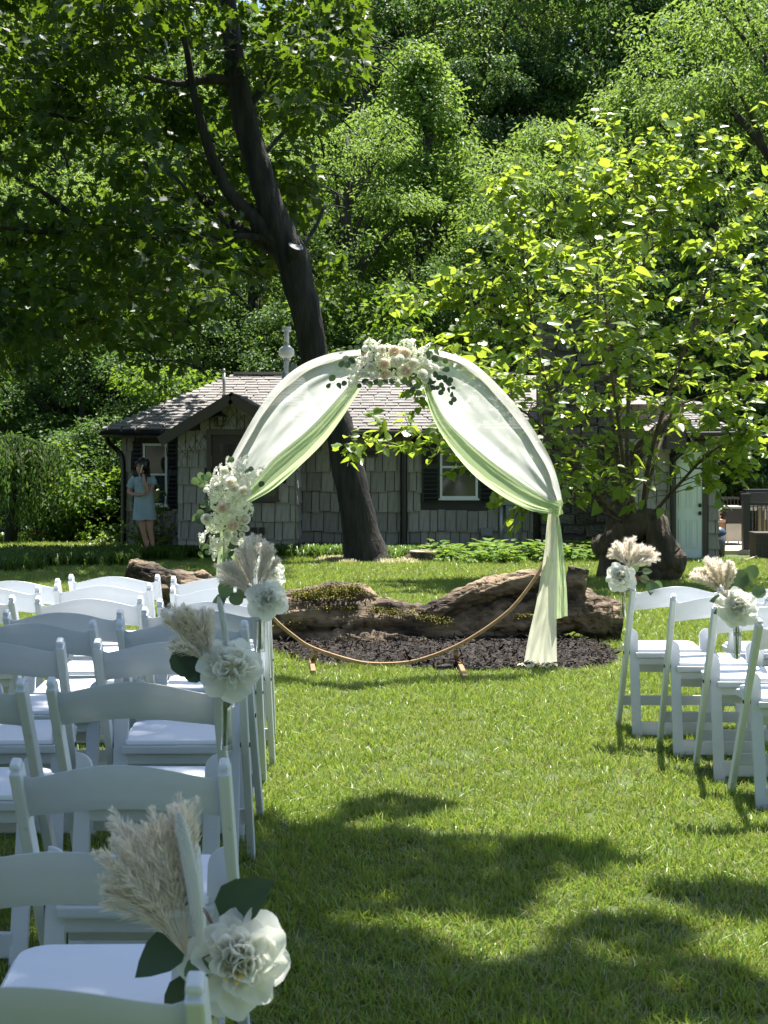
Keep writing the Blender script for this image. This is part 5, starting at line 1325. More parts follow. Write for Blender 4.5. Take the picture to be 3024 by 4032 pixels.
# ------------------------------------------------------------------ stone chimney
chm = thing('stone_chimney', 'broad field stone chimney between cottage and annex, behind the mulberry', 'chimney', (wx(2285, 24.2), 24.2, -.4)); cho = Vector(chm.location)
cx0, cx1 = wx(2132, 24.0), wx(2445, 24.0); ct = wz(1280, 24.0)
b = MB(); b.b2((cx0 + .05, 24.08, -.45), (cx1 - .05, 25.3, ct - .02)); b.v = [tuple(Vector(v) - cho) for v in b.v]; b.obj('core', m_mortar, chm)
SM = []
for q in range(5):
    bm = bmesh.new(); bmesh.ops.create_cube(bm, size=1); bmesh.ops.subdivide_edges(bm, edges=bm.edges[:], cuts=1, use_grid_fill=True)
    for v in bm.verts:
        v.co = v.co * (1 - .10 * (v.co.length > .6)) + Vector((rs.uniform(-.05, .05), rs.uniform(-.09, .09), rs.uniform(-.06, .06)))
    me = bpy.data.meshes.new('stone'); bm.to_mesh(me); bm.free(); me.materials.append(m_stone); SM.append(me)
z = -.42
while z < ct - .05:
    h = rs.uniform(.11, .22); x = cx0
    while x < cx1 - .03:
        w_ = min(rs.uniform(.16, .40), cx1 - x); hh = h * rs.uniform(.8, 1)
        link('stone', rs.choice(SM), chm, Vector((x + w_ / 2, 24.10 + rs.uniform(-.02, .02), z + hh / 2 + rs.uniform(-.022, .022))) - cho, (0, rs.uniform(-.13, .13), 0), (w_ * 1.04, .20, hh * rs.uniform(.9, 1.15))); x += w_ + .012
    z += h + .012
for q in range(5): link('cap_stone', SM[q], chm, Vector((cx0 + .13 + q * .27, 24.35, ct + .05)) - cho, None, (.30, .7, .13))
# raised grey wall behind it
up = thing('upper_wing', 'grey upper wing of the cottage seen through the mulberry above the chimney', 'house', (2.9, 27, 1.6)); uo = Vector(up.location)
b = MB(); b.b2((wx(2060, 27), 26.9, 1.2), (wx(2805, 27), 30, wz(1590, 27))); b.v = [tuple(Vector(v) - uo) for v in b.v]; uw = b.obj('wall', m_wall, up)
shakes(uw, uo, wx(2090, 27), wx(2800, 27), 26.9, wz(1690, 27), wz(1590, 27), .30, [])
b = MB(); z0 = wz(1594, 27); z1 = wz(1545, 28.5)
b.add([(wx(2030, 27), 26.6, z0), (wx(2825, 27), 26.6, z0), (wx(2420, 28.5), 28.5, z1), (wx(2090, 28.5), 28.5, z1), (wx(2030, 27), 30.4, z0), (wx(2825, 27), 30.4, z0)], [(0, 1, 2, 3), (3, 2, 5, 4), (1, 5, 2), (0, 3, 4)])
b.v = [tuple(Vector(v) - uo) for v in b.v]; b.obj('roof', m_shingle2, up)

# ------------------------------------------------------------------ annex with the white door
YX = 23.0
an = thing('annex', 'small shake annex with a white panelled door and hipped shingle roof', 'building', (4.6, YX, -.4)); ao = Vector(an.location)
def apart(b, name, mat, parent=an, smooth=False, bevel=0):
    b.v = [tuple(Vector(v) - ao) for v in b.v]; return b.obj(name, mat, parent, smooth, bevel)
ax = lambda px: wx(px, YX)
az = lambda py: wz(py, YX)
zx = az(1712)
b = MB(); b.b2((ax(2430), YX, -.5), (ax(2822), YX + 3, zx)); aw = apart(b, 'front_wall', m_wall)
shakes(aw, ao, ax(2430), ax(2642), YX - .001, az(2225), zx, .30, [])
shakes(aw, ao, ax(2786), ax(2824), YX - .001, az(2215), zx, .22, [])
shakes(aw, ao, YX - .03, YX + 2.9, ax(2822) + .001, az(2215), zx, .22, [], None, 1)
apart(rect(2642, 1735, 2660, 2205, YX - .004, .05), 'door_jamb', m_black); apart(rect(2763, 1735, 2784, 2205, YX - .004, .05), 'door_jamb', m_trim); apart(rect(2660, 1735, 2763, 1768, YX - .004, .05), 'door_head', m_trim)
dr = apart(rect(2660, 1768, 2763, 2198, YX - .004, .035), 'door', m_doorwhite)
for (x0, y0, x1, y1) in ((2672, 1795, 2706, 1828), (2716, 1795, 2750, 1828), (2672, 1865, 2706, 2000), (2716, 1865, 2750, 2000), (2672, 2045, 2706, 2155), (2716, 2045, 2750, 2155)):
    b = MB()
    for r_2 in ((x0, y0, x0 + 4, y1), (x1 - 4, y0, x1, y1), (x0 + 4, y0, x1 - 4, y0 + 4), (x0 + 4, y1 - 4, x1 - 4, y1)): rect(*r_2, YX - .038, .012, b)
    rect(x0 + 8, y0 + 8, x1 - 8, y1 - 8, YX - .038, .008, b); apart(b, 'door_panel', m_doorwhite, dr)
for py in (1990, 2021):
    b = MB(); c_ = at(2756, py, YX - .07); b.lathe([(.001, -.03), (.02, -.028), (.027, 0), (.02, .03), (.001, .032)], 10, c_); b.box(c_ + Vector((.01, .03, 0)), (.035, .02, .05)); apart(b, 'knob', m_black, dr, True)
b = MB(); YG = 22.6; e0, e1 = wx(2612, YG), wx(2905, YG); z0 = wz(1694, YG); zA = wz(1622, 24.2); xA0, xA1 = wx(2702, 24.2), wx(2712, 24.2)
b.add([(e0, YG, z0), (e1, YG, z0), (xA1, 24.2, zA), (xA0, 24.2, zA), (e1, 26.2, z0), (e0, 26.2, z0)], [(0, 1, 2, 3), (1, 4, 2), (0, 3, 5), (3, 2, 4, 5)])
ar = apart(b, 'roof', m_shingle2)
roof_tiles(ar, ao, lambda t: (lerp3((e0, YG, z0), (xA0, 24.2, zA), t), lerp3((e1, YG, z0), (xA1, 24.2, zA), t)), 8, 0, .26, 9, [120])
b = MB(); b.b2((wx(2400, YG), YG + .02, z0 - .14), (e1, YG + .05, z0 - .006)); apart(b, 'fascia', m_trim)
b = MB(); b.b2((wx(2622, YG), YG - .06, z0 - .30), (wx(2700, YG), YG + .3, z0 - .02)); apart(b, 'soffit', m_trim)
b = MB(); b.tube([(wx(2700, YG), YG - .05, z0 - .07), (wx(2916, YG), YG - .05, z0 - .06)], .045, 8); apart(b, 'gutter', m_black)
b = MB(); b.tube(catmull([at(2722, 1712, YG), at(2722, 1745, YG), at(2700, 1770, YG + .1), at(2658, 1805, YG + .2), at(2648, 1840, YG + .3), at(2650, 2000, YG + .3), at(2652, 2200, YG + .3)], 5), .045, 8); apart(b, 'downspout', m_black, smooth=True)

# ------------------------------------------------------------------ deck and what stands on it
YD = 22.6
dk = thing('deck', 'pale timber deck beside the annex door', 'deck', (wx(2930, YD), YD, -.5)); dko = Vector(dk.location)
zd = wz(2212, YD); zd2 = wz(2163, 24.0); dx0, dx1 = wx(2838, YD), wx(3400, YD)
PLK = MB().box((0, 0, 0), (1, 1, 1)).mesh('plank', m_deck, bevel=.02)
def planks(y0, y1, z, x0, x1):
    y = y0
    while y < y1: link('plank', PLK, dk, Vector(((x0 + x1) / 2, y + .07, z - .0175)) - dko, None, (x1 - x0, .132, .035)); y += .14
planks(22.15, 23.75, zd, dx0, dx1); planks(23.85, 28.2, zd2, wx(2800, 24), dx1 + .8)
b = MB(); b.b2((dx0, 23.75, zd - .02), (dx1, 23.84, zd2 - .003)); b.v = [tuple(Vector(v) - dko) for v in b.v]; b.obj('riser', m_deck, dk)
b = MB(); b.b2((dx0 + .02, 22.18, -.5), (dx1, 22.24, zd - .04)); b.v = [tuple(Vector(v) - dko) for v in b.v]; b.obj('skirt', m_rail, dk)
rl = thing('deck_railing', 'dark metal deck railing with a square lit-cap post', 'railing', at(2937, 2165, 23.9)); rlo = Vector(rl.location); YRL = 23.95
def rpart(b, nm, m_, root=rl): b.v = [tuple(Vector(v) - Vector(root.location)) for v in b.v]; return b.obj(nm, m_, root)
b = MB(); p, q = at(2923, 1952, YRL), at(2951, 2166, YRL); b.b2((p.x, YRL - .06, q.z), (q.x, YRL + .06, p.z)); rpart(b, 'post', m_rail)
b = MB(); p, q = at(2919, 1944, YRL), at(2955, 1953, YRL); b.b2((p.x, YRL - .075, q.z), (q.x, YRL + .075, p.z)); rpart(b, 'post_cap', m_rail)
for y0, y1 in ((1977, 1990), (2128, 2138)):
    b = MB(); p, q = at(2951, y0, YRL), at(3300, y1, YRL); b.b2((p.x, YRL - .02, q.z), (q.x, YRL + .02, p.z)); rpart(b, 'rail', m_rail)
for k_ in range(18):
    b = MB(); x_ = 2964 + k_ * 17; p, q = at(x_, 1990, YRL), at(x_ + 4, 2128, YRL); b.b2((p.x, YRL - .008, q.z), (q.x, YRL + .008, p.z)); rpart(b, 'baluster', m_rail)
b = MB(); Yb = 27.8; p, q = at(2815, 1957, Yb), at(3200, 1966, Yb); b.b2((p.x, Yb, q.z), (q.x, Yb + .05, p.z)); rpart(b, 'rail', m_rail)
for k_ in range(20):
    b = MB(); x_ = 2820 + k_ * 14; p, q = at(x_, 1966, Yb), at(x_ + 3, 2090, Yb); b.b2((p.x, Yb, q.z), (q.x, Yb + .02, p.z)); rpart(b, 'baluster', m_rail)
YGR = 25.2
g = thing('gas_grill', 'stainless cabinet grill on wheels standing on the deck behind the post', 'grill', at(2890, 2160, YGR))
rpart(rect(2859, 2062, 2925, 2132, YGR, .5, dy=.5), 'cabinet', m_steel, g); rpart(rect(2862, 2002, 2924, 2060, YGR - .002, .48, dy=.5), 'firebox', m_grill, g); rpart(rect(2856, 1994, 2926, 2002, YGR - .01, .53, dy=.5), 'shelf', m_steel, g)
b = MB(); p, q = at(2940, 1928, YGR), at(3060, 1976, YGR); b.b2((p.x, YGR, q.z), (q.x, YGR + .5, p.z - .05)); b.b2((p.x + .02, YGR + .1, p.z - .052), (q.x, YGR + .4, p.z)); rpart(b, 'lid', m_grill, g)
rpart(rect(2936, 1996, 3060, 2010, YGR, .5, dy=.5), 'shelf', m_steel, g)
for x_ in (2866, 2908):
    b = MB(); c_ = at(x_, 2152, YGR + .05); b.tube([c_ + Vector((-.02, 0, 0)), c_ + Vector((.02, 0, 0))], .05, 12); rpart(b, 'wheel', m_rubber, g); b = MB(); b.tube([c_, c_ + Vector((0, 0, .10))], .012, 6); rpart(b, 'leg', m_steel, g)
sm_ = thing('ceramic_smoker', 'tan egg-shaped smoker half hidden behind the annex corner', 'smoker', at(2822, 2046, YGR)); b = MB(); c_ = at(2820, 2010, YGR)
b.lathe([(.001, -.16), (.07, -.15), (.10, -.08), (.105, 0)], 16, c_); rpart(b, 'bowl', m_tan, sm_).data.polygons.foreach_set('use_smooth', [True] * len(b.f)); b = MB(); b.lathe([(.107, .002), (.095, .06), (.06, .10), (.001, .12)], 16, c_); rpart(b, 'dome', m_pvc, sm_); b = MB(); b.box(c_ + Vector((.09, -.08, -.07)), (.08, .05, .03)); rpart(b, 'handle', m_black, sm_)
wt = thing('wicker_table', 'tan wicker side table under the smoker', 'table', at(2838, 2135, YGR)); rpart(rect(2806, 2046, 2858, 2056, YGR, .4, dy=.4), 'top', m_deck, wt); rpart(rect(2808, 2056, 2857, 2120, YGR - .01, .38, dy=.4), 'side', m_wicker, wt)
bn = thing('trash_bin', 'grey trash bin with a blue swing lid beside the annex corner', 'trash bin', at(2832, 2195, 23.3)); bo = Vector(bn.location); h_ = (2195 - 2100) / F * 23.3
b = MB(); b.lathe([(.001, 0), (.085, 0), (.11, h_), (.10, h_), (.001, h_ - .02)], 16); b.obj('body', m_bin, bn, True); b = MB(); b.lathe([(.118, h_), (.118, h_ + .02), (.09, h_ + .07), (.04, h_ + .10), (.001, h_ + .105)], 16); b.obj('lid', m_binlid, bn, True)
wb = thing('wicker_box', 'dark brown woven storage box on the deck at the right photo edge', 'box', at(3010, 2205, 22.7)); Yq = 22.7
rpart(rect(2977, 2106, 3090, 2200, Yq, .4, dy=.4), 'body', m_wickerd, wb); rpart(rect(2974, 2098, 3093, 2107, Yq - .01, .43, dy=.42), 'lid', m_wickerd, wb)
b = MB()
for r0 in range(9):
    for c0 in range(9): rect(2983 + c0 * 12, 2114 + r0 * 9, 2991 + c0 * 12, 2120 + r0 * 9, Yq - .002, .012, b)
rpart(b, 'weave', m_wickerd, wb)
for x_ in (2980, 3080): rpart(rect(x_, 2200, x_ + 8, 2208, Yq + .05, .05), 'foot', m_black, wb)
oc = thing('slatted_chair', 'olive slatted chair behind the deck railing', 'chair', at(3010, 2125, 24.8))
for k_ in range(4): rpart(rect(2986 + k_ * 20, 1998, 3002 + k_ * 20, 2110, 24.8, .02), 'slat', m_olive, oc)
rpart(rect(3012, 2004, 3020, 2046, 24.77, .006), 'tag', m_tag, oc)
ma = thing('mallet', 'small wooden mallet lying on the pale deck boards', 'mallet', at(2955, 2200, 22.5)); b = MB(); b.tube([at(2930, 2207, 22.45), at(2980, 2190, 22.6)], .012, 8); rpart(b, 'handle', m_deck, ma); b = MB(); b.tube([at(2924, 2203, 22.4), at(2940, 2210, 22.45)], .028, 10); rpart(b, 'head', m_deck, ma)
for q, (pts, lab, bl) in enumerate((([(2825, 1614, 23.5), (2880, 1660, 22.9), (2960, 1692, 22.4), (3060, 1706, 22)], 'sagging outdoor cord with a bulb running up to the upper wing', [(2896, 1684, 22.8)]), ([(2900, 1718, 22.6), (2960, 1717, 22.4), (3070, 1712, 22)], 'taut string light cord leaving the annex gutter with two clear bulbs', [(2984, 1716, 22.3), (2971, 1722, 22.35)]))):
    t = thing('string_lights', lab, 'string lights', at(*pts[0])); b = MB(); b.tube(catmull([at(*p) for p in pts], 5), .010, 5); rpart(b, 'cord', m_wirel, t)
    for (x_, y_, Y_) in bl:
        c_ = at(x_, y_, Y_); b = MB(); b.tube([c_, c_ - Vector((0, 0, .05))], .016, 8); rpart(b, 'socket', m_black, t); b = MB(); b.lathe([(.001, -.11), (.02, -.10), (.026, -.08), (.015, -.05)], 10, c_); rpart(b, 'bulb', m_bulb, t)

# ------------------------------------------------------------------ tree stump
S0 = G(1682, 2208); st_ = thing('tree_stump', 'low sawn tree stump by the cottage wall, right of the maple', 'stump', S0); kS = S0.y / F
b = bark_tube([(0, 0, -.05), (0, 0, .07), (0, 0, .158)], [.34, .30, .285], 22, .10, 3, 4); b.obj('bark', m_mulbark, st_, True)
b = MB(); ring = [(.275 * math.cos(q), .275 * math.sin(q), .160) for q in np.linspace(0, 6.283, 22, endpoint=False)]; b.add(ring, [tuple(range(22))]); b.obj('cut_top', m_cut, st_)
for dx, dy in ((.30, -.1), (-.28, -.12), (.1, -.3)):
    b = bark_tube([(dx * .6, dy * .6, .08), (dx * 1.1, dy * 1.1, .03), (dx * 1.5, dy * 1.5, -.04)], [.09, .07, .03], 8, .1, 3, 5); b.obj('root', m_mulbark, st_, True)

# ------------------------------------------------------------------ fence and things by it
YFn = 29.0
fe = thing('iron_fence', 'low black iron picket fence at the back of the left lawn', 'fence', (-8, YFn, float(gz(-8, YFn))))
def fpart(b, nm, m_=m_fence): b.v = [tuple(Vector(v) - Vector(fe.location)) for v in b.v]; return b.obj(nm, m_, fe)
fx0, fx1 = wx(-120, YFn), wx(480, YFn)
for py in (2082, 2098, 2140):
    b = MB(); z = wz(py, YFn); b.b2((fx0, YFn - .012, z - .012), (fx1, YFn + .012, z + .012)); fpart(b, 'rail')
PK = MB(); PK.box((0, -.02, .36), (.018, .018, .76)); PK.add([(-.016, -.02, .74), (.016, -.02, .74), (0, -.02, .80), (0, -.036, .745), (0, -.004, .745)], [(0, 1, 2), (0, 3, 2), (3, 1, 2), (1, 4, 2), (4, 0, 2)]); PKm = PK.mesh('picket', m_fence)
x = fx0; 
while x < fx1: link('picket', PKm, fe, (x + 8, 0, wz(2150, YFn) - fe.location.z - .02), None, (1, 1, .55)); x += .105
rc = thing('garden_cover', 'teal rounded cover behind the fence', 'cover', at(240, 2140, 30)); b = MB(); 
rows = [[at(195 + 90 * u, 2135 - 32 * math.sin(math.pi * (.08 + .84 * u)) * math.sin(math.pi * v), 29.6 + v * .8) for v in np.linspace(0, 1, 7)] for u in np.linspace(0, 1, 11)]
rpart(b.grid(rows), 'cover', m_teal, rc)
for lab, x0, x1, col in (('clump of red flowers by the left fence', 100, 185, m_red), ('small teal pot by the fence near the person', 398, 414, m_teal)):
    if col is m_red:
        n_ = 34; P_ = np.array([at(rng.uniform(x0, x1), rng.uniform(2103, 2138), 28.4 + rng.uniform(-.2, .2)) for q in range(n_)])
        t = thing('flowering_plant', lab, 'flowers', P_[0]); P_ = P_ - np.array(t.location)
        pp_ = np.repeat(P_, 9, 0) + rng.normal(0, .028, (n_ * 9, 3)); leaf_obj('blossoms', quad_T(.5, .2), pp_, unit(len(pp_)), unit(len(pp_)), rng.uniform(.03, .06, len(pp_)), m_red, t)
        lv = np.repeat(P_, 16, 0) + rng.normal(0, .07, (n_ * 16, 3)) - [0, 0, .10]; leaf_obj('foliage', leaf_T('lance'), lv, norm(unit(len(lv)) + [0, 0, .6]), unit(len(lv)), rng.uniform(.08, .2, len(lv)), m_lily, t)
    else:
        t = thing('garden_pot', lab, 'pot', at(406, 2140, 28.8)); b = MB(); b.lathe([(.001, 0), (.07, 0), (.10, .2), (.11, .2), (.11, .24), (.001, .2)], 12); b.obj('pot', m_teal, t, True)

# ================================================================== PERSON
YPp = 23.2; kp = .3937 / F * YPp
pr = thing('person', 'person in a short blue-grey dress holding a phone to the ear by the cottage corner', 'person', (wx(450 + .3937 * 352, YPp), YPp, float(gz(-4, YPp))))
prz = wz(1750 + .3937 * 1092, YPp) - pr.location.z
pv = lambda x_, y_, d=0: Vector(((x_ - 352) * kp, d, (1092 - y_) * kp + prz))
def skin_obj(name, verts, edges, mat, parent, root=0, sub=2):
    me = bpy.data.meshes.new(name); me.from_pydata([v[0] for v in verts], edges, []); me.update(); me.materials.append(mat)
    o = link(name, me, parent); sk = o.modifiers.new('skin', 'SKIN'); sk.use_smooth_shade = True
    for i, v in enumerate(verts):
        me.skin_vertices[0].data[i].radius = (v[1], v[2] if len(v) > 2 else v[1]); me.skin_vertices[0].data[i].use_root = (i == root)
    su = o.modifiers.new('smooth', 'SUBSURF'); su.levels = sub; su.render_levels = sub
    return o
bv = [(pv(300, 610), .115, .09), (pv(296, 510), .10, .08), (pv(290, 400), .125, .085), (pv(280, 325, .01), .06), (pv(274, 292, .0), .043), (pv(266, 250, -.02), .066, .075), (pv(272, 205, -.005), .088, .095), (pv(278, 172, .01), .060),
      (pv(205, 345, .0), .05), (pv(165, 420, -.01), .042), (pv(150, 478, -.04), .036), (pv(215, 500, -.13), .031), (pv(285, 500, -.16), .025), (pv(325, 492, -.16), .026),
      (pv(375, 345, .0), .05), (pv(388, 410, -.03), .043), (pv(352, 478, -.12), .037), (pv(325, 400, -.15), .032), (pv(308, 325, -.12), .024), (pv(300, 292, -.10), .026),
      (pv(270, 660, .0), .085), (pv(282, 770, -.005), .075), (pv(295, 870, -.01), .050), (pv(312, 950, .015), .046), (pv(333, 1062, .02), .030), (pv(325, 1088, -.06), .026),
      (pv(338, 660, .0), .085), (pv(350, 770, .0), .075), (pv(362, 870, -.01), .050), (pv(376, 950, .02), .046), (pv(388, 1065, .03), .030), (pv(392, 1090, -.06), .026),
      (pv(228, 228, -.055), .018), (pv(240, 262, -.05), .028)]
be = [(0, 1), (1, 2), (2, 3), (3, 4), (4, 5), (5, 6), (6, 7), (2, 8), (8, 9), (9, 10), (10, 11), (11, 12), (12, 13), (2, 14), (14, 15), (15, 16), (16, 17), (17, 18), (18, 19), (0, 20), (20, 21), (21, 22), (22, 23), (23, 24), (24, 25), (0, 26), (26, 27), (27, 28), (28, 29), (29, 30), (30, 31), (6, 32), (5, 33)]
skin_obj('body', bv, be, m_skin, pr)
def fingers(root, dirs, name):
    vs = [(root, .016)]; es = []
    for d1, d2 in dirs:
        i = len(vs); vs += [(root + d1 * .5, .0085), (root + d1, .008), (root + d1 + d2, .006)]; es += [(0, i), (i, i + 1), (i + 1, i + 2)]
    skin_obj(name, vs, es, m_skin, pr, 0, 1)
h1 = pv(298, 284, -.105)
fingers(h1, [(Vector((-.010 - .008 * q, -.02, .030 + .004 * q)), Vector((-.02, .005, .022))) for q in range(4)] + [(Vector((.02, -.02, .02)), Vector((-.015, -.01, .022)))], 'hand')
h2 = pv(330, 490, -.165)
fingers(h2, [(Vector((.032, -.004, .016 - .011 * q)), Vector((.020, .022, -.004))) for q in range(4)] + [(Vector((.012, -.02, .03)), Vector((.02, .0, .01)))], 'hand')
rows = []
for (y_, c0, hw, hd) in ((322, 282, .085, .07), (334, 287, .165, .085), (360, 289, .172, .10), (410, 290, .158, .115), (460, 293, .150, .118), (510, 296, .152, .12), (570, 297, .162, .125), (640, 298, .174, .13), (710, 298, .182, .135), (752, 298, .186, .138)):
    rows.append([pv(c0, y_) + Vector((hw * math.cos(a_) * (1 + .02 * math.sin(9 * a_ + y_ * .01) * (y_ > 480)), hd * math.sin(a_) * (1 + .06 * math.sin(7 * a_ + 1) * (y_ > 500)), .004 * math.sin(4 * a_))) for a_ in np.linspace(0, 2 * math.pi, 33)])
drs = MB().grid(rows).obj('dress', m_dress, pr, True)
for P_ in ([pv(215, 338), pv(180, 375, -.005), pv(160, 432, -.01)], [pv(365, 338), pv(388, 370, -.015), pv(396, 408, -.03)]): MB().tube(P_, [.066, .064, .066], 12, cap=False).obj('sleeve', m_dress, drs, True)
b = MB()
for sx in (-1, 1): b.add([pv(280, 322, -.09), pv(280 + sx * 28, 318, -.075), pv(280 + sx * 26, 352, -.112), pv(280 + sx * 6, 372, -.118)], [(0, 1, 2, 3)])
b.obj('collar', m_dress, drs)
b = MB()
for y_ in (390, 430, 545, 590): b.lathe([(.001, 0), (.008, 0), (.008, .004), (.001, .006)], 8, pv(282, y_, -.135))
b.obj('button', m_tag, drs)
hb = MB(); hb.lathe([(.02, -.135), (.06, -.13), (.095, -.08), (.108, 0), (.10, .05), (.07, .095), (.001, .115)], 16)
hb.v = [tuple(pv(287, 196, .03) + Vector((v[0], v[1] * 1.1, v[2]))) for v in hb.v]; hr = hb.obj('hair', m_hair, pr, True)
b = MB(); rh = random.Random(4)
for q in range(16):
    x0 = 262 + q * 4.4; b.tube(catmull([pv(x0, 172, .0 - .05 * (q % 3 == 0)), pv(x0 + 14, 250, .03), pv(x0 + 16 + rh.uniform(-8, 8), 320, .0 + rh.uniform(-.08, .04)), pv(min(x0 + 22, 358) + rh.uniform(-10, 8), 380 + rh.uniform(0, 50), -.04 - rh.uniform(0, .08))], 4), [.022] * 8 + [.018, .014, .010, .006, .004], 6)
for q in range(5): b.tube(catmull([pv(280, 160, -.06), pv(250 - q * 5, 170, -.085), pv(236 - q * 3, 196 + q * 7, -.085)], 3), [.02, .02, .018, .016, .013, .01, .006], 6)
b.obj('locks', m_hair, hr, True)
b = MB(); b.box(pv(240, 214, -.088), (.016, .006, .007)); b.box(pv(258, 214, -.098), (.016, .006, .007)); b.obj('eye', m_hair, pr)
b = MB(); b.box(pv(243, 250, -.086), (.022, .008, .006)); b.obj('mouth', m_rust, pr)
ph = MB(); ph.box((0, 0, 0), (.012, .07, .14), Matrix.Rotation(.25, 3, 'Y')); po = ph.obj('phone', m_phone, bevel=.004, loc=Vector(pr.location) + pv(286, 244, -.11)); tag(po, 'pale phone held to the ear of the person in the dress', 'phone')

# ================================================================== PLANTS BY THE HOUSE
def blades(name, P_, n_each, h, mat, wd=.007, seed=0):
    r = np.random.default_rng(seed); N_ = len(P_) * n_each; B = np.repeat(P_, n_each, 0) + r.normal(0, .05, (N_, 3)) * [1, 1, 0]
    a_ = r.uniform(0, 6.28, N_); ln = h * r.uniform(.55, 1.2, N_); le = r.uniform(.25, 1.0, N_)
    d = np.stack([np.cos(a_), np.sin(a_), 0 * a_], 1); s = np.stack([-np.sin(a_), np.cos(a_), 0 * a_], 1) * wd; z = np.array([0, 0, 1.0])
    p1 = B + d * (ln * le * .35)[:, None] + z * (ln * .75)[:, None]; p2 = B + d * (ln * le)[:, None] + z * (ln * (.95 - .55 * le))[:, None]
    V = np.stack([B - s, B + s, p1 - s * .9, p1 + s * .9, p2], 1).reshape(-1, 3)
    Fc = (np.arange(N_)[:, None, None] * 5 + np.array([[0, 1, 3], [0, 3, 2], [2, 3, 4]])[None]).reshape(-1, 3)
    me = fast_mesh(name, V, Fc); me.materials.append(mat); return link(name, me)
def gpts(n_, x0, x1, y0, y1, r):
    out = []
    for q in range(n_):
        p = G(r.uniform(x0, x1), r.uniform(y0, y1)); out.append((p.x, p.y, float(gz(p.x, p.y)) - .01))
    return np.array(out)
r9 = np.random.default_rng(9)
PL = np.concatenate([gpts(260, -60, 520, 2196, 2236, r9), gpts(150, 330, 740, 2176, 2216, r9), gpts(60, -40, 160, 2214, 2256, r9), gpts(70, 640, 820, 2180, 2204, r9)])
stuff(blades('liriope_border', PL, 34, .26, m_lily, .007, 1))
PL = np.concatenate([gpts(110, 960, 1390, 2180, 2200, r9), gpts(36, 1540, 1640, 2186, 2206, r9), gpts(30, 1480, 1560, 2194, 2212, r9)])
stuff(blades('liriope_border', PL, 30, .25, m_lily, .008, 2))
PL = gpts(60, 1265, 1400, 2200, 2222, r9); PL = np.concatenate([PL, gpts(50, 1490, 1640, 2196, 2226, r9)]); stuff(blades('dry_straw', PL, 26, .10, m_dry, .004, 3))
PL = gpts(40, -20, 60, 2130, 2145, r9); PL[:, 1] = 28.3; PL = np.concatenate([PL, np.stack([np.linspace(wx(0, 28.3), wx(110, 28.3), 40), np.full(40, 28.3), gz(np.linspace(-7.6, -7, 40), np.full(40, 28.3))], 1)]); stuff(blades('lily_clump', PL, 18, .55, m_hosta, .012, 4))
# hosta and low broad leaves
hp = np.concatenate([gpts(34, 1740, 2060, 2188, 2224, r9), gpts(20, 2060, 2300, 2190, 2216, r9), gpts(24, 2290, 2520, 2180, 2214, r9), gpts(5, 1700, 1760, 2196, 2214, r9)])
n_ = 26; N_ = len(hp) * n_; a_ = r9.uniform(0, 6.28, N_); el = r9.uniform(.05, .9, N_); rr = r9.uniform(.03, .20, N_)
B = np.repeat(hp, n_, 0) + np.stack([np.cos(a_) * rr, np.sin(a_) * rr, .06 + .22 * el * np.repeat(r9.uniform(.4, 1.3, len(hp)), n_)], 1)
stuff(leaf_obj('hosta_bed', leaf_T('mulb'), B, np.stack([np.cos(a_), np.sin(a_), el - .5], 1), np.stack([-.4 * np.cos(a_), -.4 * np.sin(a_), np.ones(N_)], 1), r9.uniform(.07, .15, N_), m_hosta))
# the bright shrub behind the person and others with their own stems
def shrub(name, label, cat, base_px, Y, tops, T_, mat, size, step, seed, group=None, back=0):
    global LP, LT, LN
    LP, LT, LN = [], [], []; r = np.random.default_rng(seed); t = thing(name, label, cat, at(*base_px, Y), group=group); t.location.z = float(gz(t.location.x, t.location.y)) - .02; b = MB()
    o = Vector(t.location)
    for (x_, y_) in tops:
        e = at(x_, y_, Y + r.uniform(-.25, .35)); s = o + Vector((r.uniform(-.15, .15), r.uniform(-.1, .2), 0)); path = [s, s * .4 + e * .6 + Vector((0, 0, .1)), e]
        b.tube(catmull(path, 4), [.010 - .0009 * i for i in range(9)], 5); leafy(path, .2, step, r)
        for q in range(2):
            m_ = s * (.5 - .2 * q) + e * (.5 + .2 * q); e2 = m_ + Vector((r.uniform(-.3, .3), r.uniform(-.2, .2), r.uniform(.05, .3))); leafy([m_, (m_ + e2) / 2, e2], .1, step, r); b.tube([m_, e2], [.005, .002], 4)
    b.v = [tuple(Vector(v) - o) for v in b.v]; b.obj('stems', m_twig, t)
    P_ = np.array(LP) - np.array(o); leaf_obj('foliage', T_, P_, norm(np.array(LT)), norm(np.array(LN)), r.uniform(.7, 1.25, len(P_)) * size, mat, t); return t
shrub('garden_shrub', 'bright leafy shrub growing behind the person at the cottage corner', 'shrub', (610, 2180), 23.7, [(512, 1960), (500, 2010), (520, 2060), (630, 1925), (650, 1945), (662, 2000), (560, 1990), (600, 1980), (690, 2060), (470, 2085), (455, 2070), (680, 2095), (540, 2090), (620, 2040), (580, 2060), (640, 2100), (500, 2120), (470, 2140), (600, 2120), (560, 2130), (660, 2130), (700, 2120)], leaf_T('mulb'), m_mulb, .085, .06, 6)
shrub('garden_shrub', 'low yellow-green sprig by the lawn edge left of the person', 'shrub', (385, 2160), 25.5, [(375, 2130), (400, 2135), (360, 2140), (385, 2128)], leaf_T('mulb'), m_mulb, .08, .05, 7)

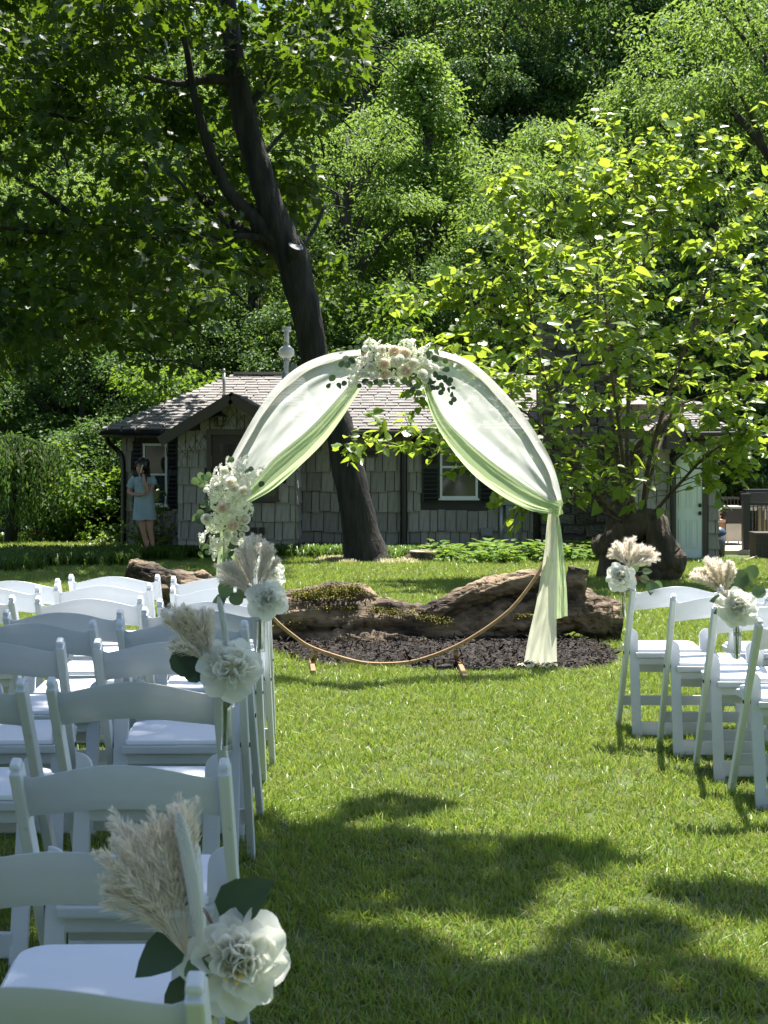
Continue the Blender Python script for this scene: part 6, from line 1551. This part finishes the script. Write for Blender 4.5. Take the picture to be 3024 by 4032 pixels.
# ================================================================== FOREST
def proto(kind, H, W_, ncl, nl, lsz, mat, seed, bottom=.12, trunk=True, T=None):
    r = np.random.default_rng(seed); cs = []
    while len(cs) < ncl:
        t = r.uniform(bottom, 1); u = (t - bottom) / (1 - bottom)
        if kind == 'cone': rad = W_ / 2 * (1 - u ** 1.6) ** .9 + .15
        elif kind == 'round': rad = W_ / 2 * math.sqrt(max(.02, 1 - (2 * u - .9) ** 2 * .95))
        elif kind == 'tall': rad = W_ / 2 * (.55 + .45 * math.sin(math.pi * min(1, u * 1.05)))
        else: rad = W_ / 2 * math.sqrt(max(.05, 1 - u * u))
        a_ = r.uniform(0, 6.28); q = rad * r.uniform(.35, 1) ** .6
        cs.append((q * math.cos(a_), q * math.sin(a_), t * H - .2))
    cs = np.array(cs); rad = r.uniform(.075, .145, ncl) * W_
    pos, tip, nr = clump_leaves(cs, rad, int(nl * 1.95) // ncl, r, .55, .75, .5)
    sz = lsz * .78 * r.uniform(.7, 1.35, len(pos)); V, Fc = leaves(T or quad_T(.36, .14), pos, tip, nr, sz)
    cm = fast_mesh('crown', V, Fc); cm.materials.append(mat)
    b = MB(); x_ = r.normal(0, .03 * H); P, R = catmull([(0, 0, -.8), (x_ * .3, 0, H * .3), (x_ * .6, .1, H * .6), (x_, 0, H * .95)], 5, [.028 * H, .022 * H, .014 * H, .004 * H]); b.tube(P, R, 9)
    for c_ in cs[::4]:
        zc = max(.15 * H, c_[2] - .18 * H); f_ = np.clip(zc / H, 0, .95); s = Vector((x_ * f_, 0, zc)); e = Vector(c_); b.tube(catmull([s, (s + e) / 2 + Vector((0, 0, .2)), e], 2), [.007 * H, .006 * H, .005 * H, .003 * H, .0015 * H], 5, cap=False)
    tm = b.mesh('trunk', m_farbark, True)
    return cm, tm, H
PR = {
    'tulip': proto('cone', 11.5, 6.4, 150, 15000, .15, m_tulip, 1, .08),
    'walnut': proto('round', 10.5, 8.0, 120, 15000, .17, m_walnut, 2, .18, T=quad_T(.22, .1)),
    'walnutb': proto('tall', 12, 6.6, 130, 15000, .16, m_walnut, 6, .1, T=quad_T(.24, .1)),
    'oak': proto('round', 12, 8.5, 120, 14000, .17, m_oak, 3, .2),
    'tall': proto('tall', 17, 7.5, 130, 14000, .19, m_oak, 4, .2),
    'dark': proto('tall', 15, 6, 130, 13000, .18, m_conifer, 5, .06),
    'shrub': proto('dome', 4, 4.4, 90, 9000, .11, m_shrub, 7, .03),
    'shrubo': proto('dome', 4.2, 5, 90, 8000, .13, m_oak, 8, .03),
}
GF = 'forest trees behind the cottage'
rf = random.Random(12)
def plant(kind, px, ptop, Y, label, name='forest_tree', cat='tree', group=GF, wide=1):
    cm, tm, H = PR[kind]; X = wx(px, Y); z0 = float(gz(X, Y)) - .1; h = wz(ptop, Y) - z0; s = h / H
    t = thing(name, label, cat, (X, Y, z0), rf.uniform(0, 6.28), group)
    wd = s * wide if .5 < s < 2 else s
    link('crown', cm, t, None, None, (min(wd, 1.6), min(wd, 1.6), s)); link('trunk', tm, t, None, None, (s, s, s)); return t
plant('tulip', 1635, 185, 36, 'sunlit cone-shaped tulip tree behind the arch, tallest of the middle')
plant('walnutb', 1330, 440, 33.5, 'pale yellow-green tree seen just right of the maple trunk')
plant('shrub', 1500, 1050, 31.5, 'dark low growth under the tulip tree behind the roof', 'forest_shrub', 'shrub', None)
plant('walnut', 2180, 480, 35, 'rounded feathery tree right of the tulip tree, behind the mulberry')
plant('walnut', 2480, 330, 38, 'taller feathery tree behind the mulberry top')
plant('walnutb', 2780, 60, 37, 'tall sunlit feathery tree near the right edge of the photo')
plant('walnutb', 3060, -60, 34, 'tall sunlit tree cut off by the right edge of the photo')
plant('oak', 1930, 900, 32.5, 'dark shaded tree in the gap left of the mulberry')
plant('oak', 2990, 880, 31.5, 'dark tree behind the deck at the right edge')
plant('shrubo', 2850, 1500, 30.5, 'dark bushy growth behind the deck railing', 'forest_shrub', 'shrub', None)
plant('shrubo', 3060, 1600, 30.8, 'dark bush behind the deck at the far right', 'forest_shrub', 'shrub', None)
plant('oak', 2650, 900, 33, 'dark tree behind the upper wing of the cottage')
plant('shrub', 620, 1400, 29.6, 'sunlit yellow-green bush tree rising left of the cottage roof', 'forest_shrub', 'shrub', None, 1.1)
plant('shrub', 800, 1500, 31, 'leafy bush showing over the left end of the roof', 'forest_shrub', 'shrub', None)
plant('shrub', 1010, 1440, 29.9, 'small bush peeking above the ridge near the fan vent', 'forest_shrub', 'shrub', None, .6)
plant('shrubo', 420, 1640, 29.7, 'dark bush beside the left cottage corner', 'forest_shrub', 'shrub', None)
plant('shrubo', 330, 1700, 31, 'mid green bush beyond the fence', 'forest_shrub', 'shrub', None, 1.2)
plant('shrubo', 180, 1780, 30.2, 'dark bush behind the teal cover', 'forest_shrub', 'shrub', None)
plant('shrubo', 20, 1500, 32, 'tall bush at the left edge beyond the fence', 'forest_shrub', 'shrub', None)
plant('oak', 330, 950, 34, 'leafy tree beyond the fence, seen under the maple canopy')
plant('walnut', 640, 620, 36, 'bright tree showing through the maple leaves left of the trunk')
plant('oak', 1000, 760, 34, 'dark tree directly behind the maple trunk')
plant('walnut', 80, 480, 37, 'bright tree showing through the maple leaves at the left edge')
plant('oak', 760, 1120, 32, 'shaded dark tree above the porch roof')
plant('tall', 240, 250, 42, 'tall tree behind the maple canopy at the upper left')
plant('walnutb', 780, 250, 41, 'tall light tree behind the maple canopy')
plant('tall', 1160, 150, 44, 'tall tree under the blue sky gap beside the maple stem')
plant('oak', 1180, 1150, 31.5, 'dark tree behind the fan vent')
plant('oak', 2300, 1150, 31.5, 'dark tree behind the stone chimney')
plant('dark', 1900, 250, 44, 'dark tree in the shadow between tulip tree and mulberry top')
plant('dark', 1450, 150, 43, 'dark tall tree behind the left shoulder of the tulip tree')
plant('dark', 2150, 120, 46, 'dark narrow tree under the sky holes')
plant('tall', 1650, -60, 48, 'tall dark tree straight above the tulip tree')
WHERE = ((150, 'at the left photo edge'), (550, 'behind the outer maple leaves'), (900, 'behind the inner maple limb'), (1200, 'behind the maple stem'), (1500, 'left of the tulip tree'), (1800, 'straight over the tulip tree'), (2150, 'right of the tulip tree'), (2500, 'over the mulberry top'), (2850, 'right of the mulberry top'), (9999, 'at the right photo edge'))
def where(px): return next(s_ for a_, s_ in WHERE if px < a_)
LOOK = {'tall': 'tall leafy', 'oak': 'broad', 'dark': 'narrow', 'walnutb': 'feathery'}; used = {}
def lab_(s_):
    used[s_] = used.get(s_, 0) + 1; return s_ if used[s_] == 1 else s_ + ', its ' + ('twin', 'second twin', 'third twin')[min(used[s_] - 2, 2)]
k_ = 0
for Y, n_, kinds in ((50, 11, ('tall', 'oak', 'dark', 'walnutb')), (60, 12, ('tall', 'dark', 'oak')), (72, 14, ('tall', 'dark', 'tall'))):
    for q in range(n_):
        px = -500 + 4000 * (q + rf.uniform(.1, .9)) / n_; Yq = Y + rf.uniform(-3, 3)
        X = wx(px, Yq); top = gz(X, Yq) + rf.uniform(14, 19); py = HY - (float(top) - CAMH) / Yq * F
        if abs(px - 1000) < 200: py = max(py, 70)
        elif 1300 < px < 2500: py = min(py, -60)
        kd = rf.choice(kinds)
        if -260 < px < 3290: plant(kd, px, py, Yq, lab_(LOOK[kd] + ' tree on the ' + {50: 'lower', 60: 'middle', 72: 'upper'}[Y] + ' wooded hillside ' + where(px)))
# low growth along the wood's edge
for q in range(16):
    px = -300 + 3600 * (q + rf.uniform(0, 1)) / 16; Yq = rf.uniform(34, 40)
    X = wx(px, Yq); top = gz(X, Yq) + rf.uniform(3, 4.8); py = HY - (float(top) - CAMH) / Yq * F
    kd = rf.choice(('shrub', 'shrubo')); plant(kd, px, py, Yq, lab_({'shrub': 'pale', 'shrubo': 'dark'}[kd] + ' bushy undergrowth at the foot of the wood ' + where(px)), 'forest_shrub', 'shrub', 'undergrowth at the edge of the wood')
# unseen trees added behind the camera to cut sky light on the chair backs
for q, (X, Y_, s) in enumerate(((-15, -14, 1.25), (-8, -16, 1.2), (-.5, -15, 1.15), (7, -16, 1.25), (15, -14, 1.2))):
    cm, tm, H = PR['oak']; t = thing('forest_tree', 'unseen tall tree added behind the seats to block sky light', 'tree', (X, Y_, float(gz(X, Y_)) - .1), rf.uniform(0, 6.28), 'trees behind the seats')
    link('crown', cm, t, (0, 0, -.8), None, s); link('trunk', tm, t, None, None, s)
# weeping bush at the left edge
wr = np.random.default_rng(21); wl = thing('weeping_tree', 'dark weeping tree with hanging lit sprays at the left edge', 'tree', (wx(40, 27.4), 27.4, -.4)); wo = np.array(wl.location)
Pn, Tn, Nn = [], [], []; b = MB()
for q in range(130):
    a_ = wr.uniform(0, 6.28); rd = wr.uniform(.25, 1.05); top = np.array([rd * .5 * math.cos(a_), rd * .5 * math.sin(a_), 2.15 - .35 * rd + wr.uniform(-.1, .1)]); end = np.array([rd * 1.08 * math.cos(a_), rd * 1.0 * math.sin(a_), wr.uniform(.35, 1.3)])
    mid = (top + end) / 2 + np.array([.25 * rd * math.cos(a_), .25 * rd * math.sin(a_), .28]); P = np.array(catmull([top, mid, end], 8)); b.tube(P, [.012 - .0006 * i for i in range(len(P))], 4, cap=False)
    for p in P:
        for w2 in range(3): Pn.append(p + wr.normal(0, .035, 3)); Tn.append(wr.normal(0, .5, 3) + [0, 0, -1.2]); Nn.append(wr.normal(0, .6, 3) + [math.cos(a_), math.sin(a_), .5])
leaf_obj('foliage', leaf_T('lance'), np.array(Pn), norm(np.array(Tn)), norm(np.array(Nn)), wr.uniform(.08, .17, len(Pn)), m_oak, wl)
b.tube([(0, 0, -.2), (.05, 0, .8), (0, 0, 1.6), (.1, 0, 2.1)], [.13, .11, .09, .04], 10); b.obj('trunk', m_bark, wl, True)

# ================================================================== OVERHEAD TREE beside the seats (above the frame), whose shade falls on the seats and the aisle
rt = np.random.default_rng(31); sh = thing('shade_tree', 'leafy tree beside the seats whose high crown shades the nearest chairs and grass', 'tree', (-4.6, 5.2, float(gz(-4.6, 5.2)))); sho = np.array(sh.location)
spots = [(1000, 3330, .34), (1200, 3310, .30), (1420, 3330, .20), (1060, 3440, .26), (1330, 3430, .26), (1560, 3440, .24), (1760, 3410, .28), (1980, 3390, .24), (2200, 3400, .20), (1010, 3600, .22), (1120, 3720, .24), (1330, 3760, .20), (1560, 3860, .22), (1180, 3920, .30), (1440, 3990, .28), (1780, 3970, .20), (2030, 3920, .15), (2260, 3840, .13), (2480, 3690, .13), (2740, 3900, .17), (2830, 3550, .14), (2980, 3560, .14), (2960, 3990, .18), (2350, 4010, .18), (1540, 3190, .16), (960, 3860, .3), (980, 3480, .2), (1880, 3560, .14)]
sc_ = []
for (x_, y_, r0) in spots:
    p = G(x_, y_); sc_.append((p.x, p.y, r0))
for q in range(80): sc_.append((rt.uniform(-2.6, -.25), rt.uniform(.0, 5.2) ** 1, rt.uniform(.30, .5)))
for x_ in np.arange(-1.7, -.2, .34):
    for y_ in np.arange(.5, 3.7, .34): sc_.append((x_ + rt.uniform(-.1, .1), y_ + rt.uniform(-.1, .1), .30))
cs, rd = [], []
for (x_, y_, r0) in sc_:
    h = rt.uniform(7.2, 10.2); cs.append((x_ + h * SUN.x / SUN.z, y_ + h * SUN.y / SUN.z, h)); rd.append(r0)
for q in range(40): cs.append((rt.uniform(-7, -2.6), rt.uniform(1.5, 7), rt.uniform(6.2, 10))); rd.append(rt.uniform(.5, .8))
gp_ = np.array(cs) - np.array([[c[2] * SUN.x / SUN.z, c[2] * SUN.y / SUN.z, 0] for c in cs])
kp_ = [min(math.hypot(g[0] + .33, g[1] - 2.1) - .5 * r_2, math.hypot(g[0] + .51, g[1] - 3.32) - .5 * r_2) > .10 for g, r_2 in zip(gp_, rd)]
cs, rd = np.array(cs)[kp_], np.array(rd)[kp_]
pos, tip, nr = clump_leaves(cs, rd * 1.10, 74, rt, .7, 1.2, .4)
leaf_obj('crown', leaf_T('lobed'), pos - sho, tip, nr, rt.uniform(.09, .15, len(pos)), m_maple, sh)
b = bark_tube([(0, 0, -.2), (.1, 0, 1.5), (.2, .05, 3), (.5, .1, 4.6), (1.2, .2, 6.6), (2, .3, 8.4)], [.30, .25, .22, .18, .12, .05], 12, .1, 5, 4); b.obj('trunk', m_bark, sh, True)
b = MB()
for c_ in cs[::2]:
    e = Vector(c_ - sho); s = Vector((.2 + .07 * max(0, e.z - 4), .05, min(4.2, e.z - 1.6))); b.tube(catmull([s, s * .5 + e * .5 + Vector((0, 0, .3)), e], 3), [.05, .04, .03, .022, .016, .01, .006], 5, cap=False)
b.obj('branches', m_bark, sh, True)
print('objects', len(bpy.data.objects))
